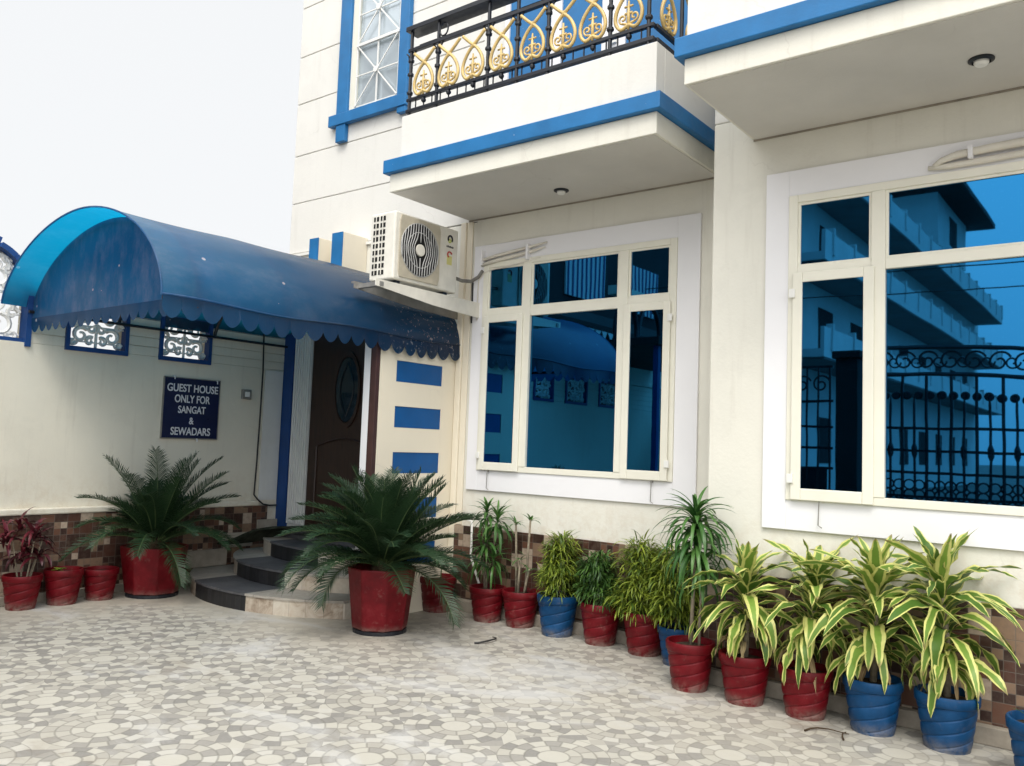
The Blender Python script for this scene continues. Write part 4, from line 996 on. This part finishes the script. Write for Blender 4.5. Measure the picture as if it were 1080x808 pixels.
def fragrans(t, x, y, ztop, seed, nl=34, R=0.42):
    """broad striped leaves in an arching rosette on a cane"""
    random.seed(seed); zb = 0.26; zc = ztop-0.24; lx, ly = random.uniform(-0.05, 0.05), random.uniform(-0.03, 0.03)
    m = MB(); m.tube([(x, y, zb-0.03), (x+0.01+lx*0.4, y+ly*0.4, (zb+zc)/2), (x+lx, y+ly, zc+0.05)], [0.020, 0.017, 0.014], 8); m.build('stem', M['stem'], t, smooth=True)
    m = MB()
    for i in range(nl):
        q = i/(nl-1)                                # 0 = oldest/lowest
        az = i*2.39996 + random.uniform(-0.3, 0.3)
        z_ = zb+0.14 + (zc-zb-0.04)*q**0.75
        el = radians(50 + 30*q**1.3 + random.uniform(-14, 12)); dr = radians(134 - 80*q**1.4 + random.uniform(-26, 24))
        if q > 0.86: dr = radians(random.uniform(8, 50)); el = radians(random.uniform(62, 86))
        L_ = (0.33 + 0.13*sin(pi*min(1, q*1.1)) + random.uniform(-0.07, 0.06)) * R/0.42
        if q > 0.86: L_ *= random.uniform(0.62, 0.85)
        W_ = random.uniform(0.060, 0.092)*(0.85 if q > 0.86 else 1)
        kk = (z_-zb)/max(0.1, zc-zb); m.blade((x + lx*kk + 0.012*cos(az), y + ly*kk + 0.012*sin(az), z_), az, el, L_, W_, dr, 12, 0.22, 'lance', random.uniform(0.15, 0.45), random.uniform(-0.8, 0.8), 0.62)
    for i in range(16):
        az = i*2.39996 + random.uniform(-0.4, 0.4)
        m.blade((x+0.015*cos(az), y+0.015*sin(az), zb+random.uniform(0.12, 0.30)), az, radians(random.uniform(10, 45)), random.uniform(0.24, 0.34), random.uniform(0.05, 0.075), radians(random.uniform(105, 135)), 10, 0.2, 'lance', random.uniform(0.15, 0.5), random.uniform(-0.9, 0.9), 0.55)
    m.build('foliage', M['fragrans'], t, smooth=True)
    m = MB()
    for i in range(4):
        az = random.uniform(-2.8, -0.4)
        m.blade((x+0.02*cos(az), y+0.02*sin(az), zb+random.uniform(0.06, 0.16)), az, radians(random.uniform(0, 30)), random.uniform(0.18, 0.26), 0.035, radians(random.uniform(90, 125)), 8, 0.5, 'lance', 0.5, random.uniform(-1.5, 1.5), 0.5)
    m.build('dead_leaves', M['dry_leaf'], t, smooth=True)

def strap_crown(m, c, n, L, W, el0=10, el1=85, droop=95, seedaz=0.0):
    for i in range(n):
        q = i/(n-1); az = i*2.39996 + seedaz + random.uniform(-0.3, 0.3)
        m.blade((c[0], c[1], c[2]-0.10*(1-q)), az, radians(el0+(el1-el0)*q + random.uniform(-10, 10)), L*random.uniform(0.75, 1.1)*(1-0.25*q), W*random.uniform(0.8, 1.15), radians(droop*(1-0.45*q)+random.uniform(-18, 18)), 7, 0.3, 'strap', 0.0, random.uniform(-0.3, 0.3), 0.8)

def bush(t, x, y, ztop, rad, seed, mat, nleaf=620, zb=0.25, leafL=0.11, W=0.012, nst=9):
    random.seed(seed); m = MB()
    hh = ztop - zb
    for i in range(nst):
        a_ = random.random()*6.28; r_ = rad*0.45*sqrt(random.random())
        m.tube([(x+0.03*cos(a_), y+0.03*sin(a_), zb-0.02), (x+0.6*r_*cos(a_), y+0.6*r_*sin(a_), zb+0.35*hh), (x+r_*cos(a_), y+r_*sin(a_), zb+0.75*hh)], [0.006, 0.005, 0.003], 5)
    m.build('stem', M['stem'], t)
    m = MB(); lobes = []
    for i in range(14):
        a_ = random.random()*6.28; q = (i+0.5)/14; rr = rad*0.62*sqrt(random.random())*(1.0 if q < 0.6 else 0.55)
        lobes.append((x+rr*cos(a_), y+rr*sin(a_), zb+hh*(0.16+0.64*q), rad*random.uniform(0.40, 0.58)))
    lobes.append((x, y, ztop-rad*0.38, rad*0.40))
    for i in range(int(nleaf*1.9)):
        c = random.choice(lobes); v = Vector((random.gauss(0, 1), random.gauss(0, 1), random.gauss(0, 1))).normalized()*c[3]*random.random()**0.45
        p = (c[0]+v.x, c[1]+v.y, max(zb+0.04, min(ztop, c[2]+v.z)))
        az = atan2(p[1]-y, p[0]-x) + random.uniform(-1.1, 1.1)
        m.blade(p, az, radians(random.uniform(-25, 65)), leafL*random.uniform(0.7, 1.25), W*random.uniform(0.7, 1.2), radians(random.uniform(30, 110)), 4, 0.2, 'strap', 0, random.uniform(-0.6, 0.6), 0.8)
    return m.build('foliage', mat, t, smooth=True)

# front row along the right bay (y = 4.99)
t = potted('potted_dracaena', -2.39, 5.01, 'red', 'tall green dracaena on two thin canes in a red pot', 'potted plant', 'plants along the right bay')
random.seed(5); m = MB()
m.tube([(-2.385, 5.0, 0.24), (-2.375, 5.0, 0.55), (-2.37, 5.01, 0.86), (-2.37, 5.01, 0.98)], [0.013, 0.012, 0.010, 0.008], 8); m.tube([(-2.335, 5.02, 0.24), (-2.335, 5.02, 0.45), (-2.325, 5.02, 0.70)], [0.010, 0.009, 0.008], 8)
m.build('stem', M['stem'], t, smooth=True)
m = MB(); strap_crown(m, (-2.37, 5.01, 1.07), 70, 0.36, 0.029, 10, 84, 150); strap_crown(m, (-2.325, 5.02, 0.80), 36, 0.30, 0.026, -10, 60, 110, 1.0); strap_crown(m, (-2.36, 5.0, 0.93), 46, 0.36, 0.028, 0, 50, 130, 2.0)
m.build('foliage', M['green_leaf'], t, smooth=True)
for i, (x_, col, zt, sd_, lb) in enumerate(((-2.02, 'red', 0.90, 11, 'small striped dracaena in a red pot right of the tall green one'), (-1.655, 'red', 0.93, 23, 'striped dracaena in the red pot beside the blue pots'),
        (-1.285, 'blue', 1.00, 37, 'striped dracaena in a blue pot next to the red pots'), (-0.915, 'blue', 1.04, 51, 'largest striped dracaena, in the right hand full blue pot'))):
    t = potted('potted_dracaena', x_, 4.99, col, lb, 'potted plant', 'plants along the right bay', 1.0 if col == 'red' else 1.04)
    fragrans(t, x_, 4.99, zt, sd_, 48 if i < 3 else 56, 0.41 if i < 2 else 0.44)
t = potted('potted_plant', -0.46, 4.78, 'blue', 'blue pot of soil with a few sprigs cut by the right edge', 'potted plant', 'plants along the right bay', 1.05)
random.seed(3); m = MB()
for i in range(6): m.blade((-0.46+0.06*cos(i), 4.78+0.06*sin(i), 0.27), i*1.1, radians(55), 0.10, 0.02, radians(60), 5)
m.build('foliage', M['green_bush'], t)

# back row along the left bay
t = potted('potted_shrub', -3.04, 5.60, 'red', 'yellow green narrow leaved shrub in a red pot beside the hidden blue pot', 'potted plant', 'shrubs along the left bay', 1.06)
bush(t, -3.06, 5.58, 0.84, 0.235, 61, M['yellow_bush'], 1150)
t = potted('potted_shrub', -2.72, 5.50, 'blue', 'yellow green shrub in a blue pot half hidden behind the tall dracaena', 'potted plant', 'shrubs along the left bay', 0.95)
bush(t, -2.76, 5.50, 0.82, 0.22, 67, M['yellow_bush'], 950)
t = potted('potted_shrub', -3.44, 5.63, 'red', 'low dark green narrow leaved shrub in a red pot right of the blue pot', 'potted plant', 'shrubs along the left bay', 1.06)
bush(t, -3.46, 5.61, 0.69, 0.19, 71, M['green_bush'], 900)
t = potted('potted_shrub', -3.835, 5.62, 'blue', 'yellow tipped shrub in the only blue pot under the left window', 'potted plant', 'shrubs along the left bay', 1.06)
bush(t, -3.80, 5.60, 0.81, 0.175, 83, M['yellow_bush'], 850)
t = potted('potted_dracaena', -4.235, 5.66, 'red', 'nearly bare pale stems with small leaf tufts in a red pot', 'potted plant', 'shrubs along the left bay', 1.06)
random.seed(9); m = MB()
tips = []
for (dx, dy, zt, lx) in ((-0.05, 0, 0.84, -0.03), (0.035, 0.01, 0.88, 0.03), (-0.01, -0.03, 0.55, 0.01), (0.05, -0.03, 0.48, 0.05)):
    m.tube([(-4.235+dx, 5.66+dy, 0.24), (-4.235+dx+lx*0.4, 5.66+dy, 0.24+(zt-0.24)*0.5), (-4.235+dx+lx, 5.66+dy, zt)], [0.013, 0.011, 0.008], 7); tips.append((-4.235+dx+lx, 5.66+dy, zt))
m.build('stem', M['stem'], t, smooth=True)
m = MB()
for i, tp in enumerate(tips):
    for q in range(9 if i < 2 else 5): m.blade((tp[0], tp[1], tp[2]-0.02), q*2.4, radians(random.uniform(20, 75)), random.uniform(0.08, 0.15), 0.020, radians(random.uniform(40, 90)), 6, 0.25, 'lance', 0, 0)
for q in range(5): m.blade((-4.235+random.uniform(-.05, .05), 5.65, random.uniform(0.4, 0.6)), random.random()*6.28, radians(40), 0.20, 0.010, radians(120), 6, 0.2)
m.build('foliage', M['green_leaf'], t, smooth=True)
t = potted('potted_dracaena', -4.56, 5.62, 'red', 'bushy dark green strap leaved plant in a red pot left of the bare stems', 'potted plant', 'shrubs along the left bay', 1.0)
random.seed(19); m = MB()
for dx, dy, zt in ((-0.03, 0, 0.86), (0.04, 0.02, 0.80), (0.0, -0.04, 0.66), (-0.05, -0.02, 0.58)): m.tube([(-4.56+dx*0.5, 5.62+dy*0.5, 0.24), (-4.56+dx, 5.62+dy, zt)], [0.010, 0.007], 7)
m.build('stem', M['stem'], t, smooth=True)
m = MB()
for (dx, dy, zt, n_) in ((-0.04, 0, 0.93, 30), (0.08, 0.0, 0.88, 34), (0.0, -0.05, 0.70, 30), (-0.06, -0.02, 0.56, 26), (0.07, -0.02, 0.56, 26)): strap_crown(m, (-4.56+dx, 5.62+dy, zt), n_, 0.25, 0.024, -20, 78, 100, dx*40)
m.build('foliage', M['green_leaf'], t, smooth=True)
t = potted('potted_plant', -5.12, 5.60, 'red', 'red pot of bare soil half hidden behind the octagonal pot', 'potted plant', 'shrubs along the left bay', 1.12)
random.seed(29); m = MB()
m.tube([(-5.09, 5.60, 0.26), (-5.08, 5.60, 0.40)], 0.005, 6)
for q in range(5): m.blade((-5.08, 5.60, 0.40), q*1.4, radians(20), 0.09, 0.03, radians(70), 5)
m.build('foliage', M['green_bush'], t)

# left row against the boundary wall
t = potted('potted_cordyline', -7.46, 3.09, 'red', 'dark red leaved cordyline in a red pot at the left edge', 'potted plant', 'small pots by the boundary wall')
random.seed(41); m = MB()
for dx, dy in ((-.03, 0), (.03, .02), (0, -.04), (0.02, 0.05), (-0.02, 0.06)): m.tube([(-7.46+dx, 3.09+dy, 0.25), (-7.46+dx*1.6, 3.09+dy*2.4, 0.55)], [0.007, 0.005], 6)
m.build('stem', M['stem'], t)
m = MB()
for (dx, dy, zt, n_) in ((-.05, -0.12, 0.62, 20), (.04, .05, 0.66, 22), (0.02, -.02, 0.50, 18), (0.05, 0.10, 0.50, 16), (-0.02, -0.05, 0.70, 14)):
    for i in range(n_):
        m.blade((-7.46+dx, 3.09+dy, zt-0.12*random.random()), random.random()*6.28, radians(random.uniform(-10, 75)), random.uniform(0.14, 0.24), random.uniform(0.028, 0.045), radians(random.uniform(50, 120)), 7, 0.3, 'lance', 0.15, random.uniform(-.5, .5))
m.build('foliage', M['red_leaf'], t, smooth=True)
t = potted('potted_plant', -7.46, 3.42, 'red', 'red pot of soil with one small yellow green sprout on its left', 'potted plant', 'small pots by the boundary wall')
random.seed(43); m = MB()
for q in range(9): m.blade((-7.42, 3.36, 0.28), q*0.9, radians(random.uniform(20, 70)), 0.07, 0.04, radians(50), 5, 0.2, 'oval')
m.build('foliage', M['yellow_bush'], t)
t = potted('potted_plant', -7.46, 3.74, 'red', 'bare red pot beside the octagonal pot of the left cycad', 'potted plant', 'small pots by the boundary wall')

# ---- large octagonal pots with cycads
def big_pot(t, x, y, rt, rb, H, rot):
    m = MB(); n = 8
    prof = [(rb*0.97, 0.0), (rb*0.97, 0.028)]
    m.lathe(prof, 24, (x, y, 0)); sc = m.build('saucer', M['iron'], t)
    m = MB(); rings = []
    for (r_, h_) in ((rb, 0.03), (rb+(rt-rb)*0.06, 0.055), (rt*0.995, H-0.03), (rt*1.01, H), (rt*0.93, H), (rt*0.90, H-0.08)):
        rings.append([m.vert((x+r_*cos(rot+2*pi*j/n), y+r_*sin(rot+2*pi*j/n), h_)) for j in range(n)])
    for a_, b_ in zip(rings[:-1], rings[1:]):
        for j in range(n): m.face((a_[j], a_[(j+1) % n], b_[(j+1) % n], b_[j]))
    m.face(rings[0][::-1])
    p = m.build('pot', M['pot_red'], t, bevel=0.012)
    m = MB(); m.lathe([(rt*0.90, H-0.06), (rt*0.5, H-0.045), (0.0, H-0.04)], 16, (x, y, 0), cap=False); m.build('soil', M['soil'], p, smooth=True)

def frond(ml, mr, base, az, el, L, droop, nl=58, lw=0.0092, lmax=0.185):
    p = Vector(base); h = Vector((cos(az), sin(az), 0)); side = Vector((-sin(az), cos(az), 0)); pts = []; n = 26; dirs = []
    bend = random.uniform(-0.35, 0.35)
    for i in range(n+1):
        t_ = i/n; e_ = el - droop*t_**1.35; hh = (h*cos(bend*t_*t_) + side*sin(bend*t_*t_))
        d = hh*cos(e_) + Vector((0, 0, 1))*sin(e_); nn = -hh*sin(e_) + Vector((0, 0, 1))*cos(e_)
        pts.append(p.copy()); dirs.append((d, nn, d.cross(nn))); p = p + d*(L/n)
    mr.tube(pts, [0.0066-0.005*i/n for i in range(n+1)], 5)
    shade = random.random()
    for i in range(nl):
        t_ = 0.13 + 0.87*i/(nl-1); k_ = t_*n; a_ = min(int(k_), n-1); q = k_-a_; c = pts[a_].lerp(pts[a_+1], q); d, nn, sd_ = dirs[a_]
        ll = lmax*(sin(pi*min(1, 0.10+0.80*t_))**0.6)*random.uniform(0.92, 1.06)
        if t_ > 0.93: ll *= 0.75
        ang = radians(68 - 30*t_)
        for s in (-1, 1):
            dir_ = (d*cos(ang) + sd_*s*sin(ang)*0.92 + nn*random.uniform(0.18, 0.42)).normalized()
            w = d*lw*0.5
            ml.cur = min(1, max(0, shade*0.75+random.uniform(0, 0.3)))
            tip = c + dir_*ll - Vector((0, 0, 1))*ll*random.uniform(0.06, 0.24); midp = c + dir_*ll*0.5 + nn*0.004
            v = [ml.vert(c-w), ml.vert(c+w), ml.vert(midp+w*1.1), ml.vert(midp-w*1.1), ml.vert(tip)]
            ml.face((v[0], v[1], v[2], v[3]), 0, ((0, 0), (1, 0), (1, .5), (0, .5))); ml.face((v[3], v[2], v[4]), 0, ((0, .5), (1, .5), (.5, 1)))
def cycad(t, x, y, zb, fr, seed):
    random.seed(seed)
    m = MB(); m.lathe([(0.07, -0.10), (0.095, -0.02), (0.085, 0.05), (0.04, 0.10)], 14, (x, y, zb)); m.build('trunk', M['trunk'], t, smooth=True)
    ml, mr = MB(), MB()
    for (az, el, L_, dr) in fr: frond(ml, mr, (x+0.04*cos(radians(az)), y+0.04*sin(radians(az)), zb+0.05), radians(az), radians(el), L_, radians(dr))
    ml.build('foliage', M['cycad'], t); mr.build('frond_stalk', M['rachis'], t, smooth=True)
CX, CYc = -4.885, 4.69
t = thing('potted_cycad', (CX, CYc, 0), 'large full cycad in a red octagonal pot in front of the steps', 'potted plant', 'cycads in octagonal pots')
big_pot(t, CX, CYc, 0.270, 0.218, 0.50, radians(10))
random.seed(101); fr = []
N_ = 84
for i in range(N_):
    q = i/(N_-1); az = i*137.5 + random.uniform(-12, 12)
    fr.append((az, 14 + 70*q**0.8 + random.uniform(-9, 9), (0.84 - 0.04*q)*random.uniform(0.80, 1.06), (64 if cos(radians(az-10)) > 0.1 else 90) - 44*q + random.uniform(-18, 16)))
cycad(t, CX, CYc, 0.45, fr, 102)
CX2, CY2 = -7.35, 4.17
t = thing('potted_cycad', (CX2, CY2, 0), 'open fronded cycad in a red octagonal pot under the sign', 'potted plant', 'cycads in octagonal pots')
big_pot(t, CX2, CY2, 0.295, 0.235, 0.45, radians(22))
random.seed(201); fr = []
N_ = 44
for i in range(N_):
    q = i/(N_-1); az = i*137.5 + random.uniform(-14, 14)
    L_ = 0.82*random.uniform(0.85, 1.06); el = 16 + 68*q**0.7 + random.uniform(-6, 6)
    if q > 0.5: L_ *= 1.12
    if cos(radians(az)) < -0.30: L_ *= 0.62; el = max(el, 58)
    fr.append((az, el, L_, 92 - 66*q + random.uniform(-14, 14)))
cycad(t, CX2, CY2, 0.42, fr, 202)

# fallen twigs and leaf scraps on the paving
def scrap(pts, label, mat='dry_leaf', rad=0.006):
    m = MB(); m.tube(pts, [rad*(1-0.6*i/(len(pts)-1)) for i in range(len(pts))], 5); o = m.build('twig', M['cable'] if mat == 'cable' else M['trunk'], None); tag(o, label, 'twig', 'twigs on the paving')
scrap([(-1.56, 4.70, 0.006), (-1.545, 4.745, 0.010), (-1.515, 4.775, 0.013), (-1.46, 4.79, 0.016), (-1.40, 4.79, 0.014), (-1.36, 4.815, 0.006)], 'long dry twig on the paving left of the blue pot')
scrap([(-1.355, 4.70, 0.006), (-1.372, 4.735, 0.009), (-1.385, 4.78, 0.012), (-1.38, 4.83, 0.008)], 'short dry twig on the paving close to the blue pot')
scrap([(-4.10 + 0.075*cos(a_), 5.02 + 0.13*sin(a_), 0.008 + 0.012*sin(a_ + 1.6)**2) for a_ in [radians(-75 + 175*i/12) for i in range(13)]], 'small curled dark scrap lying alone on the open paving', 'cable', 0.009)

# ------------------------------------------------------------------ what the window glass mirrors: gate, street, houses behind the camera
GY = -3.0
gate = thing('iron_gate', (-1.0, -3.0, 0), 'black wrought iron double gate with scrolled arched top mirrored in the right window', 'gate')
def gtop(x_): return 3.16 - 0.075*(x_+2.9)**2*0.55 if x_ > -2.9 else 3.16
m = MB()
xs_ = [-3.55 + 0.1*i for i in range(52)]
for off in (0.0, -0.40): m.tube([(x_, GY, gtop(x_)+off) for x_ in xs_], 0.035, 6)
for z_ in (0.2, 0.95, 1.3, 1.62, 1.95): m.box(-3.55, 1.55, GY-0.02, GY+0.02, z_-0.02, z_+0.02)
m.build('rail', M['iron'], gate)
x_ = -3.40
while x_ < 1.5:
    m = MB(); m.tube([(x_, GY, 0.2), (x_, GY, gtop(x_)-0.42)], 0.024, 6); m.build('bar', M['iron'], gate)
    m = MB(); m.tube([(x_+0.165, GY, 0.95), (x_+0.165, GY, 1.0), (x_+0.165, GY, 2.30), (x_+0.165, GY, 2.46)], [0.004, 0.02, 0.02, 0.003], 6)
    m.lathe([(0.02, -0.11), (0.042, -0.05), (0.042, 0.05), (0.02, 0.11)], 8, (x_+0.165, GY, 1.62)); m.build('spear', M['iron'], gate); x_ += 0.33
m = MB(); x_ = -3.35
while x_ < 1.4:
    m.tube([(a_, GY, b_) for a_, b_ in spiral(x_, gtop(x_)-0.2, 0.155, 1.3, 0.4, 1)], 0.016, 5); m.tube([(a_, GY, b_) for a_, b_ in spiral(x_+0.16, gtop(x_)-0.21, 0.10, 1.2, 3.2, -1)], 0.014, 5)
    for q in range(2): m.lathe([(0.05, -0.012), (0.066, 0), (0.05, 0.012)], 12, (x_+0.03+q*0.155, GY-0.03, gtop(x_)-0.72), 'y')
    x_ += 0.31
m.build('scroll_work', M['iron'], gate)
m = MB(); x_ = -3.4
while x_ < 1.4:
    for zz in (0.98, 1.12): m.tube([(x_+0.07*cos(a_), GY, zz+0.07*sin(a_)) for a_ in [2*pi*i/12 for i in range(12)]], 0.013, 5, closed=True)
    x_ += 0.14
m.box(-3.5, 1.5, GY-0.008, GY+0.004, 0.2, 0.9); m.build('lower_panel', M['iron'], gate)
wg = thing('side_gate', (-5.0, -3.0, 0), 'narrow black iron side gate beside the gate pillar mirrored in the right window', 'gate')
m = MB()
for z_ in (0.2, 0.95, 1.3, 1.62, 1.95, 2.35, 2.9): m.box(-5.6, -4.06, GY-0.02, GY+0.02, z_-0.02, z_+0.02)
m.box(-5.5, -4.15, GY-0.01, GY+0.005, 0.2, 1.3); m.build('rail', M['iron'], wg)
for q in range(9):
    m = MB(); m.tube([(-5.55+q*0.18, GY, 0.2), (-5.55+q*0.18, GY, 2.9)], 0.018, 6); m.build('bar', M['iron'], wg)
m = MB(); x_ = -5.45
while x_ < -4.2: m.tube([(a_, GY, b_) for a_, b_ in spiral(x_, 2.62, 0.15, 1.3, 0.4, 1)], 0.016, 5); x_ += 0.3
m.build('scroll_work', M['iron'], wg)
gp = thing('gate_pillar', (-3.82, -3.0, 0), 'dark square gate pillar beside the iron gate', 'pillar')
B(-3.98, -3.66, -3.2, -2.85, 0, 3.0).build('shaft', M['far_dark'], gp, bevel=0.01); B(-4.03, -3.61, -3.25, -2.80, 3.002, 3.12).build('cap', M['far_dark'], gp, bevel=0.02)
fw = thing('front_wall', (-6.0, -3.0, 0), 'pale street wall between the boundary wall and the side gate', 'wall')
B(-7.45, -5.66, -3.15, -2.9, 0, 2.2).build('wall', M['far_wall'], fw); B(-7.45, -5.66, -3.19, -2.86, 2.202, 2.28).build('coping', M['far_dark'], fw)

nb = thing('terraced_house', (-9.5, -34, 0), 'pale house with long stacked balconies down the street mirrored in the right window', 'house')
nx = -8.3
B(-18, nx-1.6, -54, -16, 0, 13.0).build('wall', M['far_wall'], nb)
for z_ in (4.6, 7.7, 10.7):
    sl = B(nx-1.6, nx, -53, -16, z_, z_+0.25).build('balcony', M['far_wall'], nb)
    B(nx-0.12, nx, -53, -16, z_+0.252, z_+0.95).build('parapet', M['far_wall'], sl)
    m = MB(); y_ = -52.9
    while y_ < -16.2: m.box(nx-0.18, nx+0.05, y_, y_+0.16, z_+0.252, z_+1.12); y_ += 2.4
    m.build('parapet_post', M['far_wall'], sl)
    B(nx-1.58, nx-0.02, -52.9, -16.1, z_-0.06, z_-0.004).build('soffit', M['far_mid'], sl)
for z_ in (1.2, 5.2, 8.3):
    for y_ in range(-50, -18, 4): B(nx-1.6, nx-1.57, y_, y_+1.6, z_, z_+1.7).build('window', M['far_dark'], nb)
pt = B(-14, nx-1.0, -46, -38, 13.002, 15.8).build('roof_room', M['far_wall'], nb)
B(-15, nx+0.4, -47.5, -36.5, 15.802, 16.05).build('roof', M['far_dark'], pt); B(nx-1.0, nx-0.96, -43, -41, 13.6, 15.2).build('window', M['far_dark'], pt)
side = thing('neighbour_house', (-12, -4, 0), 'dark neighbouring house beyond the boundary wall mirrored in the left window', 'house')
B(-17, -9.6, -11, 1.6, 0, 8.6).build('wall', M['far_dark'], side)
for y_ in (-8.6, -6.2, -3.8, -1.4):
    w_ = B(-9.6+0.002, -9.56, y_, y_+1.5, 4.6, 5.7).build('window', M['far_wall'], side)
    m = MB(); 
    for q in range(9): m.box(-9.558, -9.54, y_+0.05+q*0.17, y_+0.09+q*0.17, 4.6, 5.7)
    m.build('grille', M['blue_dark'], w_)
m = MB(); m.prism([(-9.598, 4.35), (-9.598, 4.15), (-8.9, 3.85), (-8.9, 3.95)], 'y', -10.5, 1.4); m.build('shade', M['far_dark'], side)
m = MB(); y_ = -10.4
while y_ < 1.3: m.prism([(y_, 3.84), (y_+0.22, 3.84), (y_+0.11, 3.66)], 'x', -8.93, -8.91); y_ += 0.25
m.build('scalloped_trim', M['far_wall'], side)
for i, (z0, z1, y_) in enumerate(((5.2, 5.0, -5.2), (5.45, 5.3, -5.6), (4.9, 4.8, -6.0))):
    m = MB(); m.tube([(-14 + 28*q/20, y_, z0 + (z1-z0)*q/20 - 0.35*sin(pi*q/20)) for q in range(21)], 0.012, 5)
    tag(m.build('overhead_wire', M['cable'], None), 'thin overhead cable crossing the street behind the gate', 'cable', 'street cables')
